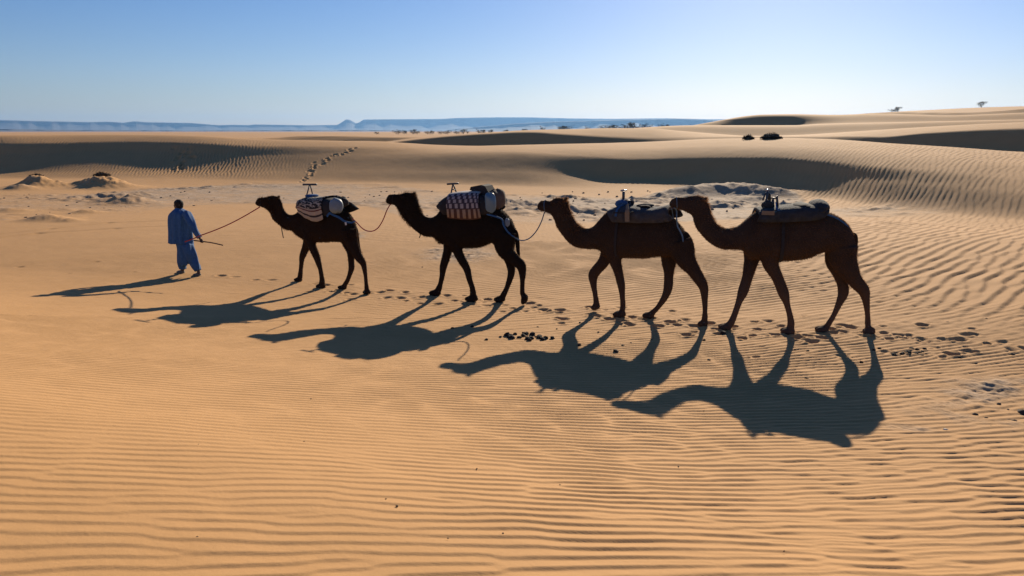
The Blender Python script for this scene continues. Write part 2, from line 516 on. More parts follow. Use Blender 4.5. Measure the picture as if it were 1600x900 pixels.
# ------------------------------------------------------------------ the sand sheet
def terrain():
    dense = np.linspace(R(-40), R(40), 641)
    coarse = np.linspace(R(40), R(320), 71)[1:-1]
    th1 = np.concatenate([dense, coarse])
    n1 = len(th1)
    nxt = np.append(th1[1:], th1[0] + 2 * math.pi)
    th2 = np.empty(2 * n1)
    th2[0::2] = th1
    th2[1::2] = (th1 + nxt) / 2
    def seq(a, b, s):
        return list(np.arange(a, b - s * 0.5, s))
    r1 = list(np.linspace(0.4, 2.7, 16)) + seq(2.8, 5, 0.013) + seq(5, 9, 0.018) + seq(9, 13, 0.024) + seq(13, 22, 0.037)
    r2 = seq(22, 31, 0.14) + seq(31, 78, 0.16) + seq(78, 100, 0.5)
    r3 = [100.8]
    while r3[-1] < 420: r3.append(r3[-1] * 1.011)
    while r3[-1] < 15500: r3.append(r3[-1] * 1.09)
    zones = [(np.array(r1), th1), (np.array(r2), th2), (np.array(r3), th1)]
    # places of special marks, in metres
    mounds = []
    for (px, py, rad, h) in [(62, 292, 1.5, 0.62), (30, 296, 1.0, 0.25), (140, 291, 1.1, 0.45), (165, 293, 1.6, 0.62), (198, 318, 1.3, 0.34), (170, 316, 0.9, 0.2),
                             (78, 343, 0.8, 0.26), (105, 345, 0.5, 0.15), (135, 332, 0.6, 0.18), (20, 330, 0.7, 0.15), (215, 306, 0.9, 0.2),
                             (1062, 306, 1.3, 0.45), (1085, 304, 1.3, 0.45), (1110, 302, 1.2, 0.45), (1150, 300, 1.5, 0.75), (1180, 304, 1.2, 0.5), (1215, 306, 1.1, 0.5), (1175, 314, 1.0, 0.4),
                             (1120, 318, 0.8, 0.2), (905, 330, 0.6, 0.16), (880, 340, 0.8, 0.12), (812, 330, 0.7, 0.15), (775, 322, 0.6, 0.12)]:
        g = ground_at(px, py)
        k = 0.82 if px < 400 else 1.0
        mounds.append((g[0], g[1], rad * k, h * (0.95 if px < 400 else 1.0)))
    prints = []
    def trail(pts, step, spread, size, depth, jitter=0.25, both=0.0):
        W = [ground_at(*p) for p in pts]
        for a, b in zip(W[:-1], W[1:]):
            L = math.hypot(b[0] - a[0], b[1] - a[1])
            d = (b - a) / max(L, 1e-6)
            k = max(1, int(L / step))
            for i in range(k):
                t = (i + random.uniform(-jitter, jitter)) / k
                s = random.gauss(0, spread)
                c = a + (b - a) * t
                prints.append((c[0] - d[1] * s, c[1] + d[0] * s, size * random.uniform(0.75, 1.25), depth * random.uniform(0.6, 1.2), math.atan2(d[1], d[0]) + random.gauss(0, 0.35)))
    camel_line = [(395, 436), (480, 448), (570, 460), (700, 470), (830, 483), (980, 500), (1120, 516), (1240, 520), (1380, 527), (1500, 534), (1610, 540)]
    trail(camel_line[1:], 0.17, 0.27, 0.064, 0.034)
    trail(camel_line[1:], 0.30, 0.40, 0.05, 0.020)
    trail(camel_line[4:], 0.26, 0.30, 0.068, 0.036)
    trail([(1180, 548), (1300, 552), (1450, 553), (1600, 562)], 0.6, 0.30, 0.055, 0.022)
    trail([(300, 432), (400, 437), (470, 441)], 0.5, 0.12, 0.07, 0.03)
    trail([(0, 421), (120, 416), (200, 428), (260, 424)], 0.9, 0.5, 0.06, 0.015)
    # tracks up the face of the far dune
    trail([(283, 264), (287, 255), (289, 246), (287, 240)], 0.24, 0.42, 0.20, 0.17)
    trail([(287, 240), (296, 233), (309, 226)], 0.40, 0.30, 0.19, 0.15)
    trail([(276, 225), (290, 224)], 0.8, 0.3, 0.22, 0.10)
    trail([(470, 284), (480, 275), (490, 262), (505, 251), (525, 242), (545, 236), (560, 230)], 0.36, 0.20, 0.14, 0.10)
    prints_np = prints
    grooves = []
    for pts in ([(-60, 372), (80, 357), (170, 348), (300, 343)], [(-60, 378), (60, 364), (180, 357), (300, 351)]):
        grooves.append(np.array([ground_at(*p)[:2] for p in pts]))
    patches = []
    for (px, py, rx, ry) in [(1575, 650, 0.95, 0.55), (1540, 640, 0.55, 0.35), (1418, 671, 0.28, 0.12), (1590, 605, 0.8, 0.3), (715, 396, 0.9, 1.2), (1540, 618, 0.5, 0.25), (560, 366, 0.4, 0.9)]:
        g = ground_at(px, py)
        patches.append((g[0], g[1], rx, ry))
    near_y = Curve([(-300, 352), (0, 350), (150, 345), (230, 329), (330, 319), (400, 317), (560, 322), (640, 345), (850, 353), (1050, 350), (1150, 346), (1300, 341), (1600, 338), (1900, 336)])
    far_y = Curve([(-300, 304), (0, 302), (100, 304), (220, 295), (400, 288), (600, 290), (700, 300), (1000, 308), (1050, 298), (1130, 286), (1230, 300), (1300, 327), (1600, 329), (1900, 328)])
    amt = Curve([(-300, 0.30), (0, 0.32), (150, 0.46), (260, 0.80), (450, 0.86), (600, 0.55), (800, 0.33), (1000, 0.42), (1080, 0.62), (1200, 0.55), (1300, 0.36), (1600, 0.3), (1900, 0.3)])

    allV, allC = [], []
    for zi, (rr, th) in enumerate(zones):
        nr, nt = len(rr), len(th)
        Z = np.empty((nr, nt)); CL = np.zeros((nr, nt))
        rbv = np.empty(nt); cn = np.empty(nt); cf = np.empty(nt); am = np.empty(nt); xi = np.empty(nt)
        rc1 = np.empty(nt)
        for j, t in enumerate(th):
            tt = (t + math.pi) % (2 * math.pi) - math.pi
            K = knots(tt)
            Z[:, j] = peval(K[:, 0], K[:, 1], pslopes(K[:, 0], K[:, 1]), rr)
            tc = max(-0.72, min(0.72, tt))
            x = 800 + F_PX * math.tan(tc) / CP
            xi[j] = x if abs(tt) < 0.75 else 9999
            rbv[j] = K[7, 0]; rc1[j] = K[10, 0]
            cn[j] = CAM_Z / -tan_elev(tc, near_y(x)); cf[j] = CAM_Z / -tan_elev(tc, far_y(x)); am[j] = amt(x)
        X = rr[:, None] * np.sin(th)[None, :]
        Y = rr[:, None] * np.cos(th)[None, :]
        Z += swell(X, Y)
        RR = np.broadcast_to(rr[:, None], X.shape)
        inview = (np.abs(xi) < 5000).astype(float)[None, :]
        # long soft undulation of the sand
        if zi < 2:
            Z += 0.020 * sample(NZ, X / 0.35 + 5, Y / 0.35 + 9) * smooth01((RR - 3) / 4)
            Z += 0.0035 * sample(NZ2, X / 0.05 + 3, Y / 0.05 + 2) * inview
            # clay flat between the sand and the dune
            inn = smooth01((RR - cn[None, :] + 0.6) / 1.6) * (1 - smooth01((RR - cf[None, :]) / 3.0)) * inview * (1 - smooth01((RR - rbv[None, :] + 3.5) / 2.5))
            nz = sample(NZR, X / 0.10, Y / 0.10)
            nb = sample(NZ, X / 0.22 + 77, Y / 0.22 + 13)
            CL = np.clip(inn * (am[None, :] + 0.28 * nb + 0.10 * nz), 0, 1) * inn
            nl = sample(NZR, X / 0.22 + 9, Y / 0.13 + 4)
            Z += inn * (0.020 * np.maximum(nz - 0.3, -0.3) + 0.080 * np.maximum(nl - 0.6, 0)) * (0.35 + 0.8 * np.clip(nb, 0, 1.5))
            rip = np.ones_like(X) * inview * (1 - inn)
            for (cx, cy, s, h) in mounds:
                if zi == 0: break
                g = np.exp(-(((X - cx) / s) ** 2 + ((Y - cy) / (s * 0.9)) ** 2))
                Z += (0.45 if cx > 0 else 1.15) * h * g * (1.0 + (0.035 if cx > 0 else 0.13) * nz + 0.2 * nb) * (g > 0.01)
                CL = np.maximum(CL, np.clip(g * 1.2, 0, 1) * np.clip(0.3 + 0.35 * nz, 0, 1) * (0.7 if cx > 0 else 0.4))
                rip *= 1 - np.clip(g * 1.5, 0, 1)
            for (cx, cy, ax, ay) in patches:
                g = np.exp(-(((X - cx) / ax) ** 2 + ((Y - cy) / ay) ** 2) ** 1.5)
                gg = np.clip(g * (0.9 + 0.4 * nz), 0, 1)
                CL = np.maximum(CL, gg * 0.75)
                rip *= 1 - 0.8 * gg
                if zi == 0:
                    Z += gg * 0.012 * sample(NZR, X / 0.025, Y / 0.025)
            # disturbed strip where the caravan walks
            if zi == 0:
                yl = 14.6 - 0.42 * X * 0.62
                dist = np.exp(-((Y - (13.9 - 0.30 * (X - 1.0))) / 0.75) ** 2) * smooth01((X + 5) / 3)
                rip *= 1 - 0.55 * dist * np.clip(0.6 + 0.5 * nb, 0, 1)
                Z += dist * 0.008 * nz
            # ripples
            wB = smooth01((X - 4.0 - 0.15 * (20 - Y)) / 4.0) * smooth01((Y - 10.8) / 3.5)
            wC = smooth01((Y - 10.6 + 0.10 * X) / 3.5) * (1 - wB)
            wA = (1 - wB) * (1 - wC)
            calm = 0.42 + 0.58 * smooth01((X + 0.62 * (24 - Y) + 3.0) / 5.0) if zi == 0 else 0.55
            if zi == 0:
                hz = wA * 0.0076 * ripple(RT_A, X, Y, 0.110, R(17)) \
                   + wC * 0.0072 * ripple(RT_C, X, Y, 0.165, R(24), 5.0) \
                   + wB * 0.0120 * ripple(RT_B, X, Y, 0.30, R(47), 9.0)
                var = np.clip(0.95 + 0.28 * sample(NZ, X / 0.16 + 40, Y / 0.16 + 71), 0.35, 1.5)
                # bigger, wavier ripples in the right foreground
                wD = smooth01((X - 1.0 + 0.5 * (6.5 - Y)) / 4.0) * (1 - smooth01((Y - 8.6) / 2.5))
                hz = hz * (1 - wD) + wD * 0.0058 * ripple(RT_B, X, Y, 0.140, R(18), 2.0)
                Z += 1.3 * hz * rip * var * calm
            else:
                near = 1 - smooth01((RR - 27) / 8)
                onf = smooth01((RR - rbv[None, :] + 3.0) / 4.0) * (1 - smooth01((RR - (rbv + 8.0)[None, :]) / 4.0))
                onR = smooth01((X - 8) / 6) * smooth01((RR - 26) / 4) * (1 - smooth01((RR - (rbv + 11.0)[None, :]) / 6.0))
                left = 1 - smooth01((xi - 330) / 170)[None, :]
                mid_l = np.exp(-((xi - 560) / 130.0) ** 2)[None, :]
                hz = near * (wC * 0.007 * ripple(RT_C, X, Y, 0.20, R(24), 5.0) + wB * 0.015 * ripple(RT_B, X, Y, 0.30, R(47), 9.0)) \
                   + onf * left * 0.018 * ripple(RT_B, X, Y, 0.25, R(101), 3.0) \
                   + np.maximum(onf, onR) * (1 - left) * (1 - 0.55 * mid_l) * 0.0115 * ripple(RT_B, X, Y, 0.27, R(54), 13.0)
                # the full lee faces lie smooth
                sm = np.exp(-((xi - 10) / 60.0) ** 2)[None, :] * 0.4 + np.exp(-((xi - 1130) / 160.0) ** 2)[None, :] * 0.9 * smooth01((RR - rbv[None, :] - 1.0) / 1.5)
                Z += hz * rip * (1 - np.clip(sm, 0, 1)) * np.clip(0.95 + 0.3 * nb, 0.3, 1.5)
            for gpts in grooves:
                for a, b in zip(gpts[:-1], gpts[1:]):
                    d = b - a; L2 = d @ d
                    t = np.clip(((X - a[0]) * d[0] + (Y - a[1]) * d[1]) / L2, 0, 1)
                    q = (X - a[0] - t * d[0]) ** 2 + (Y - a[1] - t * d[1]) ** 2
                    Z -= 0.03 * np.exp(-q / 0.018) * (q < 0.2)
            # foot prints: a hollow with a raised lip
            for (cx, cy, s, dp, an) in prints_np:
                rc = math.hypot(cx, cy); tc = math.atan2(cx, cy)
                i0, i1 = np.searchsorted(rr, [rc - 4 * s, rc + 4 * s])
                if i1 <= i0: continue
                w = 4 * s / rc
                jj = np.where(np.abs(th - tc) < w)[0]
                if len(jj) == 0: continue
                sl = np.s_[i0:i1, jj[0]:jj[-1] + 1]
                ca, sa = math.cos(an), math.sin(an)
                u = ((X[sl] - cx) * ca + (Y[sl] - cy) * sa) / (s * 1.25)
                v = (-(X[sl] - cx) * sa + (Y[sl] - cy) * ca) / s
                q = u * u + v * v
                Z[sl] += dp * (-np.exp(-q ** 2 * 1.1) + (0.35 if s < 0.15 else 0.12) * np.exp(-((np.sqrt(q) - 1.45) / 0.35) ** 2))
        else:
            Z += 0.05 * sample(NZ, X / 1.2, Y / 1.2) * np.clip(1.3 - RR / 400, 0, 1)
        allV.append(np.stack([X, Y, Z], -1).reshape(-1, 3))
        allC.append(CL.reshape(-1))
    V = np.concatenate([np.array([[0, 0, float(swell(np.array([0.0]), np.array([0.0]))[0])]])] + allV)
    C_ = np.concatenate([np.zeros(1)] + allC)
    quads, tris = [], []
    base = 1
    n = n1
    tris.append(np.stack([np.zeros(n, int), base + (np.arange(n) + 1) % n, base + np.arange(n)], -1)[:, [0, 2, 1]][:, [0, 2, 1]])
    offs = []
    for rr, th in zones:
        nr, nt = len(rr), len(th)
        offs.append((base, nr, nt))
        i = np.arange(nr - 1)[:, None]; j = np.arange(nt)[None, :]
        a = base + i * nt + j; b = base + i * nt + (j + 1) % nt
        quads.append(np.stack([a, b, b + nt, a + nt], -1).reshape(-1, 4))
        base += nr * nt
    # stitch 1 -> 2 (doubling) and 2 -> 3 (halving)
    j = np.arange(n1)
    ia = offs[0][0] + (offs[0][1] - 1) * n1
    ib = offs[1][0]
    A0, A1 = ia + j, ia + (j + 1) % n1
    B0, B1, B2 = ib + 2 * j, ib + 2 * j + 1, ib + (2 * j + 2) % (2 * n1)
    tris += [np.stack([A0, B1, B0], -1), np.stack([A0, A1, B1], -1), np.stack([A1, B2, B1], -1)]
    ic = offs[1][0] + (offs[1][1] - 1) * 2 * n1
    id_ = offs[2][0]
    A0, Am, A1 = ic + 2 * j, ic + 2 * j + 1, ic + (2 * j + 2) % (2 * n1)
    B0, B1 = id_ + j, id_ + (j + 1) % n1
    tris += [np.stack([A0, Am, B0], -1), np.stack([Am, B1, B0], -1), np.stack([Am, A1, B1], -1)]
    Q = np.concatenate(quads); T = np.concatenate(tris)
    me = bpy.data.meshes.new('sand_ground')
    me.vertices.add(len(V))
    me.vertices.foreach_set('co', V.astype(np.float32).ravel())
    nl = Q.size + T.size
    me.loops.add(nl)
    me.loops.foreach_set('vertex_index', np.concatenate([Q.ravel(), T.ravel()]).astype(np.int32))
    me.polygons.add(len(Q) + len(T))
    ls = np.concatenate([np.arange(len(Q)) * 4, Q.size + np.arange(len(T)) * 3]).astype(np.int32)
    me.polygons.foreach_set('loop_start', ls)
    me.polygons.foreach_set('use_smooth', np.ones(len(ls), dtype=bool))
    me.update(calc_edges=True)
    at = me.attributes.new('clay', 'FLOAT', 'POINT')
    at.data.foreach_set('value', C_.astype(np.float32))
    o = link('sand_ground', me, M['sand'])
    tag(o, kind='structure')
    print('terrain tris', len(Q) * 2 + len(T))
    return prints

PRINTS = terrain()

# ------------------------------------------------------------------ far mesas
M['mesa'] = simple_mat('mesa_rock', (0.075, 0.068, 0.068), 0.95, 0.3, 0.004, 0.6, 30.0)

def ridge_line(name, prof, dist, depth, label_seed, rough=10.0):
    xs = np.linspace(prof[0][0], prof[-1][0], int((prof[-1][0] - prof[0][0]) / 3.0))
    px = np.array([p[0] for p in prof], float); py = np.array([p[1] for p in prof], float)
    ys = np.interp(xs, px, py)
    g = np.random.default_rng(label_seed)
    # profile from foot to rim: talus, cliff, plateau, back
    steps = [(-1.0, 0.0), (-0.75, 0.06), (-0.5, 0.17), (-0.3, 0.32), (-0.14, 0.52), (-0.05, 0.72), (-0.02, 0.93), (0.02, 0.995), (0.15, 1.0), (0.8, 0.97), (1.0, 0.0)]
    V = []
    gul = np.interp(xs, np.linspace(xs[0], xs[-1], len(xs) // 4 + 2), g.normal(size=len(xs) // 4 + 2))
    for i, (x, y) in enumerate(zip(xs, ys)):
        th = x_to_theta(x)
        top = CAM_Z + dist * tan_elev(th, y)
        for (s, f) in steps:
            r = dist + s * depth + (gul[i] * depth * 0.10 * (1 - f) if s < 0 else 0)
            V.append((r * math.sin(th), r * math.cos(th), -6 + (top + 6) * f))
    n = len(steps)
    Fc = []
    for i in range(len(xs) - 1):
        for k in range(n - 1):
            a = i * n + k
            Fc.append((a, a + n, a + n + 1, a + 1))
    o = link(name, mesh_from(name, V, Fc, False), M['mesa'])
    tag(o, kind='structure')
    return o

ridge_line('mesa_range', [(-420, 184), (-200, 186), (0, 187.3), (60, 189), (140, 190.6), (170, 190), (195, 191.6), (206, 190), (213, 189.3), (230, 190.8), (300, 192), (340, 195.4), (368, 194.8), (390, 195.4), (398, 194.3),
    (480, 195.6), (528, 195), (536, 190), (541, 186.8), (546, 186.4), (551, 189), (557, 192.8), (562, 191), (569, 186.5), (640, 186), (690, 185.6), (700, 185), (716, 184), (780, 183), (830, 183.2), (890, 184.8), (960, 185.4), (1040, 184.6), (1104, 186), (1300, 186), (1600, 188), (1950, 188)], 15000.0, 1500.0, 5)
ridge_line('low_hills', [(700, 203), (740, 199), (770, 196.5), (800, 193.2), (852, 190.4), (900, 188.8), (960, 187), (1010, 186), (1060, 185), (1100, 186.5), (1180, 189), (1300, 192)], 10500.0, 1300.0, 6)
ridge_line('foot_hills', [(-420, 199), (-100, 200), (100, 203), (300, 204), (420, 203.5), (560, 203.2), (640, 204), (760, 205)], 8000.0, 700.0, 8)

# ------------------------------------------------------------------ the air
hz_me = MB()
hz_me.box((0, 0, 161.5), (17200, 0, 0), (0, 17200, 0), (0, 0, 168.5))
hazem = bpy.data.materials.new('haze_air')
hazem.use_nodes = True
hazem.node_tree.nodes.clear()
pv = hazem.node_tree.nodes.new('ShaderNodeVolumePrincipled')
pv.inputs['Color'].default_value = (0.26, 0.54, 1.0, 1)
pv.inputs['Density'].default_value = 4.0e-5
pv.inputs['Anisotropy'].default_value = 0.4
ho = hazem.node_tree.nodes.new('ShaderNodeOutputMaterial')
hazem.node_tree.links.new(pv.outputs[0], ho.inputs['Volume'])
haze = hz_me.build('haze', hazem, None, False)
tag(haze, kind='stuff')

# ------------------------------------------------------------------ camels
def fur_material(name, dark, light, leg=1.0):
    m, nt, b = new_mat(name)
    tc = node(nt, 'ShaderNodeTexCoord')
    n1 = noise(nt, tc.outputs['Object'], 3.0, 4.0, 0.6)
    n2 = noise(nt, tc.outputs['Object'], 60.0, 3.0, 0.7)
    c = ramp(nt, n1.outputs['Fac'], [(0.35, dark), (0.68, light)])
    c2 = mix(nt, 0.5, c.outputs[0], ramp(nt, n2.outputs['Fac'], [(0.3, tuple(v * 0.7 for v in dark)), (0.7, light)]).outputs[0])
    sp = node(nt, 'ShaderNodeSeparateXYZ')
    nt.links.new(tc.outputs['Object'], sp.inputs[0])
    mr = node(nt, 'ShaderNodeMapRange', inp={1: 1.15, 2: 0.35, 3: 0.0, 4: 1.0})
    nt.links.new(sp.outputs[2], mr.inputs[0])
    c2 = mix(nt, mr.outputs[0], c2, tuple(v * leg for v in light))
    nt.links.new(c2, b.inputs['Base Color'])
    b.inputs['Roughness'].default_value = 0.95
    b.inputs['Specular IOR Level'].default_value = 0.1
    bump(nt, b, n2.outputs['Fac'], 0.7, 0.02)
    return m

def hair_material(name, col):
    m, nt, b = new_mat(name)
    nt.nodes.remove(b)
    d = node(nt, 'ShaderNodeBsdfDiffuse', inp={'Color': (col[0], col[1], col[2], 1)})
    t = node(nt, 'ShaderNodeBsdfTranslucent', inp={'Color': (col[0] * 1.3, col[1] * 1.15, col[2], 1)})
    mx = node(nt, 'ShaderNodeMixShader', inp={0: 0.45})
    nt.links.new(d.outputs[0], mx.inputs[1]); nt.links.new(t.outputs[0], mx.inputs[2])
    nt.links.new(mx.outputs[0], nt.nodes['Material Output'].inputs['Surface'])
    return m

class Plane:
    """upright plane of an animal or person: origin on the ground, heading, side turned to the photographer"""
    def __init__(s, O, H):
        s.O = np.array([O[0], O[1], 0.0]); s.H = np.array([H[0], H[1], 0.0]) / math.hypot(H[0], H[1])
        n = np.array([-s.H[1], s.H[0], 0.0])
        s.N = n if n @ (CAMP - s.O) > 0 else -n
    def at(s, px, py, d=0.0):
        dr = ray(px, py)
        t = ((s.O + s.N * d - CAMP) @ s.N) / (dr @ s.N)
        return CAMP + t * dr
    def scale(s, px, py, d=0.0):
        """metres per pixel there"""
        a = s.at(px, py - 1, d); b = s.at(px, py + 1, d)
        return np.linalg.norm(a - b) / 2

def remeshed(mb, name, voxel, smooth_it=3):
    me = mb.mesh(name + '_raw')
    o = bpy.data.objects.new(name + '_raw', me)
    COL.objects.link(o)
    md = o.modifiers.new('r', 'REMESH'); md.mode = 'VOXEL'; md.voxel_size = voxel; md.use_smooth_shade = True
    ms = o.modifiers.new('s', 'SMOOTH'); ms.factor = 0.5; ms.iterations = smooth_it
    bpy.context.view_layer.update()
    dg = bpy.context.evaluated_depsgraph_get()
    out = bpy.data.meshes.new_from_object(o.evaluated_get(dg))
    out.name = name
    bpy.data.objects.remove(o)
    bpy.data.meshes.remove(me)
    out.polygons.foreach_set('use_smooth', [True] * len(out.polygons))
    return out

def strands(me, count, length, pl, seed, shaggy=None, width=0.006):
    """short coat: one thin triangle per hair tuft"""
    g = np.random.default_rng(seed)
    nv = len(me.vertices)
    co = np.empty(nv * 3, np.float32); me.vertices.foreach_get('co', co); co = co.reshape(-1, 3)
    no = np.empty(nv * 3, np.float32); me.vertices.foreach_get('normal', no); no = no.reshape(-1, 3)
    idx = g.integers(0, nv, count)
    P, Nn = co[idx], no[idx]
    L = length * g.uniform(0.5, 1.3, count)
    if shaggy is not None:
        L = L * shaggy(P, Nn)
    keep = L > 0.008
    P, Nn, L = P[keep], Nn[keep], L[keep]
    k = len(P)
    flow = np.tile(-pl.H * 0.55 + np.array([0, 0, -0.55]), (k, 1)) + g.normal(scale=0.30, size=(k, 3))
    D = Nn * 0.75 + flow
    D /= np.linalg.norm(D, axis=1)[:, None] + 1e-9
    S = np.cross(D, g.normal(size=(k, 3)))
    S /= np.linalg.norm(S, axis=1)[:, None] + 1e-9
    V = np.empty((k, 3, 3))
    V[:, 0] = P - S * width * 0.5 - Nn * 0.004
    V[:, 1] = P + S * width * 0.5 - Nn * 0.004
    V[:, 2] = P + D * L[:, None]
    m2 = bpy.data.meshes.new('coat')
    m2.vertices.add(k * 3)
    m2.vertices.foreach_set('co', V.astype(np.float32).ravel())
    m2.loops.add(k * 3)
    m2.loops.foreach_set('vertex_index', np.arange(k * 3, dtype=np.int32))
    m2.polygons.add(k)
    m2.polygons.foreach_set('loop_start', np.arange(k, dtype=np.int32) * 3)
    m2.update(calc_edges=True)
    return m2

def make_camel(T, label, fur, hairm, seed):
    zx, zy, zs = T['top']
    bx, by, bs = T['bot']
    tp = lambda p: (zx + p[0] / zs, zy + p[1] / zs)
    bt = lambda p: (bx + p[0] / bs, by + p[1] / bs)
    con = [ground_at(*bt(T['legs'][k]['touch'])) for k in 'ABCD']
    Fm, Rm = (con[0] + con[1]) / 2, (con[2] + con[3]) / 2
    hv = (Fm - Rm)[:2]; ra = R(T.get('rot', 0))
    hv = np.array([hv[0] * math.cos(ra) - hv[1] * math.sin(ra), hv[0] * math.sin(ra) + hv[1] * math.cos(ra)])
    pl = Plane((Fm + Rm)[:2] / 2, hv)
    x_n, x_s = T['trunk'][0][0], T['trunk'][12][0]
    hd = lambda x: T.get('bend', 0.0) * float(smooth01((x_s - x) / (x_s - x_n)))
    T['hd'] = hd
    offs = [(c - pl.O) @ pl.N for c in con]
    # one side swing each: keep the pairs apart by a natural gap
    mb = MB()
    secs = []
    for (tx, ty, qx, qy, w) in T['trunk']:
        a = pl.at(*tp((tx, ty)), hd((tx + qx) / 2)); b = pl.at(*tp((qx, qy)), hd((tx + qx) / 2))
        secs.append(np.concatenate([a, b, [w * T['size']]]))
    secs = catmull(secs, 3)
    rings = []
    for s in secs:
        a, b, w = s[:3], s[3:6], s[6]
        c, h = (a + b) / 2, (a - b) / 2
        rr = []
        for k in range(22):
            g = 2 * math.pi * k / 22
            cg, sg = math.cos(g), math.sin(g)
            e = 0.86
            rr.append(c + h * math.copysign(abs(cg) ** e, cg) + pl.N * w * math.copysign(abs(sg) ** e, sg) * (1 - 0.12 * cg))
        rings.append(rr)
    mb.rings(rings)
    feet = []
    for key, off, con_p in zip('ABCD', offs, con):
        lg = T['legs'][key]
        fx, fy, rx, rz, tilt = lg['foot']
        lx, ly, lr = lg['pts'][-1]
        leg_pts = lg['pts'] + ([(lx * 0.55 + fx * 0.45, fy - rz * 0.3, lr * 0.95)] if tilt < 40 else [(lx * 0.6 + fx * 0.4, ly + 25, lr)])
        top_off = (0.13 if key in 'BD' else -0.13) * T['size']
        n = len(leg_pts)
        P, RA = [], []
        for i, (x, y, r) in enumerate(leg_pts):
            f = min(1.0, i / (n - 1) * 1.2)
            d = top_off * (1 - f) + off * f
            q = bt((x, y))
            P.append(pl.at(*q, d))
            RA.append(r / bs * pl.scale(*q, d))
        D = catmull(np.concatenate([np.array(P), np.array(RA)[:, None]], 1), 4)
        rings = []
        for i in range(len(D)):
            t = D[min(i + 1, len(D) - 1), :3] - D[max(i - 1, 0), :3]
            t /= np.linalg.norm(t)
            u = np.cross(pl.N, t); u /= np.linalg.norm(u)
            r = D[i, 3]
            rl = min(r * 0.82, 0.125 * T['size'])
            rings.append([D[i, :3] + u * r * math.cos(2 * math.pi * k / 14) + pl.N * rl * math.sin(2 * math.pi * k / 14) for k in range(14)])
        mb.rings(rings)
        fx, fy, rx, rz, tilt = lg['foot']
        q = bt((fx, fy))
        c = pl.at(*q, off)
        m = pl.scale(*q, off) / bs
        ct, st = math.cos(R(tilt)), math.sin(R(tilt))
        fwd = pl.H * ct - np.array([0, 0, 1.0]) * st
        upv = pl.H * st + np.array([0, 0, 1.0]) * ct
        for sd in (-1, 1):       # two broad toes
            mb.ell(c + pl.N * sd * rx * m * 0.30, (fwd + pl.N * 0.12 * sd) * rx * m * 1.02, pl.N * rx * m * 0.52, upv * rz * m * 1.12, 12, 8)
        mb.ell(c + upv * rz * m * 0.5 - fwd * rx * m * 0.35, fwd * rx * m * 0.62, pl.N * rx * m * 0.6, upv * rz * m * 1.1, 12, 8)
    # ears, brow, chest pad
    for (x, y, dx, dy) in T['ears']:
        for sd in (-1, 1):
            a = pl.at(*tp((x, y)), hd(x) + sd * 0.075 * T['size']); b = pl.at(*tp((x + dx, y + dy)), hd(x) + sd * 0.115 * T['size'])
            mb.tube([a, (a + b) / 2 + np.array([0, 0, 0.004]), b], [0.024 * T['size'], 0.032 * T['size'], 0.014 * T['size']], 8)
    ex, ey = T['eye']
    for sd in (-1, 1):
        e = pl.at(*tp((ex, ey)), hd(ex) + sd * 0.072 * T['size'])
        mb.ell(e + np.array([0, 0, 0.016]), pl.H * 0.042, pl.N * 0.024, np.array([0, 0, 0.017]), 8, 5)
    nx, ny = T['nose']
    for sd in (-1, 1):
        e = pl.at(*tp((nx, ny)), hd(nx) + sd * 0.030 * T['size'])
        mb.ell(e, pl.H * 0.035, pl.N * 0.026, np.array([0, 0, 0.024]), 8, 5)
    cx, cy = T['chest']
    c = pl.at(*tp((cx, cy)))
    mb.ell(c - pl.H * 0.06 + np.array([0, 0, 0.03]), pl.H * 0.11, pl.N * 0.13, np.array([0, 0, 0.06]), 10, 6)
    me = remeshed(mb, 'camel', 0.019, 2)
    # move the origin to the ground under the animal
    zg = macro(pl.O[0], pl.O[1])
    org = Vector((pl.O[0], pl.O[1], zg))
    me.transform(Matrix.Translation(-org))
    me.materials.append(fur)
    body = bpy.data.objects.new('camel', me)
    body.location = org
    COL.objects.link(body)
    tag(body, label, 'camel', 'camels walking in the caravan')
    orgn = np.array(org)
    def child(mb_or_me, name, mat, smooth=True):
        m_ = mb_or_me if isinstance(mb_or_me, bpy.types.Mesh) else mb_or_me.mesh(name, smooth)
        if not isinstance(mb_or_me, bpy.types.Mesh):
            m_.transform(Matrix.Translation(-org))
        m_.name = name
        if not m_.materials: m_.materials.append(mat)
        o = bpy.data.objects.new(name, m_)
        COL.objects.link(o)
        o.parent = body
        return o
    # coat, longer on throat, nape and hump
    lines = []
    for (x, y, rad, gain) in T['shag']:
        p = pl.at(*tp((x, y))) - orgn
        lines.append((p, rad / zs * pl.scale(*tp((x, y))), gain))
    def shag(P, Nn):
        g = np.full(len(P), 0.55)
        s = (P - 0) @ pl.H
        for p, rad, gain in lines:
            d = np.sqrt((s - p @ pl.H) ** 2 + (P[:, 2] - p[2]) ** 2)
            g = np.maximum(g, gain * np.exp(-(d / rad) ** 2))
        low = P[:, 2] < 0.75 * T['size']
        g[low] *= 0.55
        return g
    coat = strands(me, 22000, 0.048, pl, seed, shag, 0.007)
    child(coat, 'coat', hairm, False)['kind'] = 'stuff'
    def nape(P, Nn):
        g = np.zeros(len(P))
        s = P @ pl.H
        for p, rad, gain in lines:
            d = np.sqrt((s - p @ pl.H) ** 2 + (P[:, 2] - p[2]) ** 2)
            g = np.maximum(g, gain * np.exp(-(d / (rad * 0.8)) ** 2))
        return np.where(g > 0.35, g, 0)
    mane = strands(me, 26000, 0.046, pl, seed + 50, nape, 0.006)
    child(mane, 'mane', M['mane_rim_lit'] if seed > 2 else M['mane_dark'], False)['kind'] = 'stuff'  # the rear two camels get hair with rim light in its colour
    # tail
    mt = MB()
    tl = [pl.at(*tp(p[:2]), 0.0) for p in T['tail']]
    tl = catmull([tl[0] + pl.H * 0.10 + np.array([0, 0, 0.03])] + tl, 4)
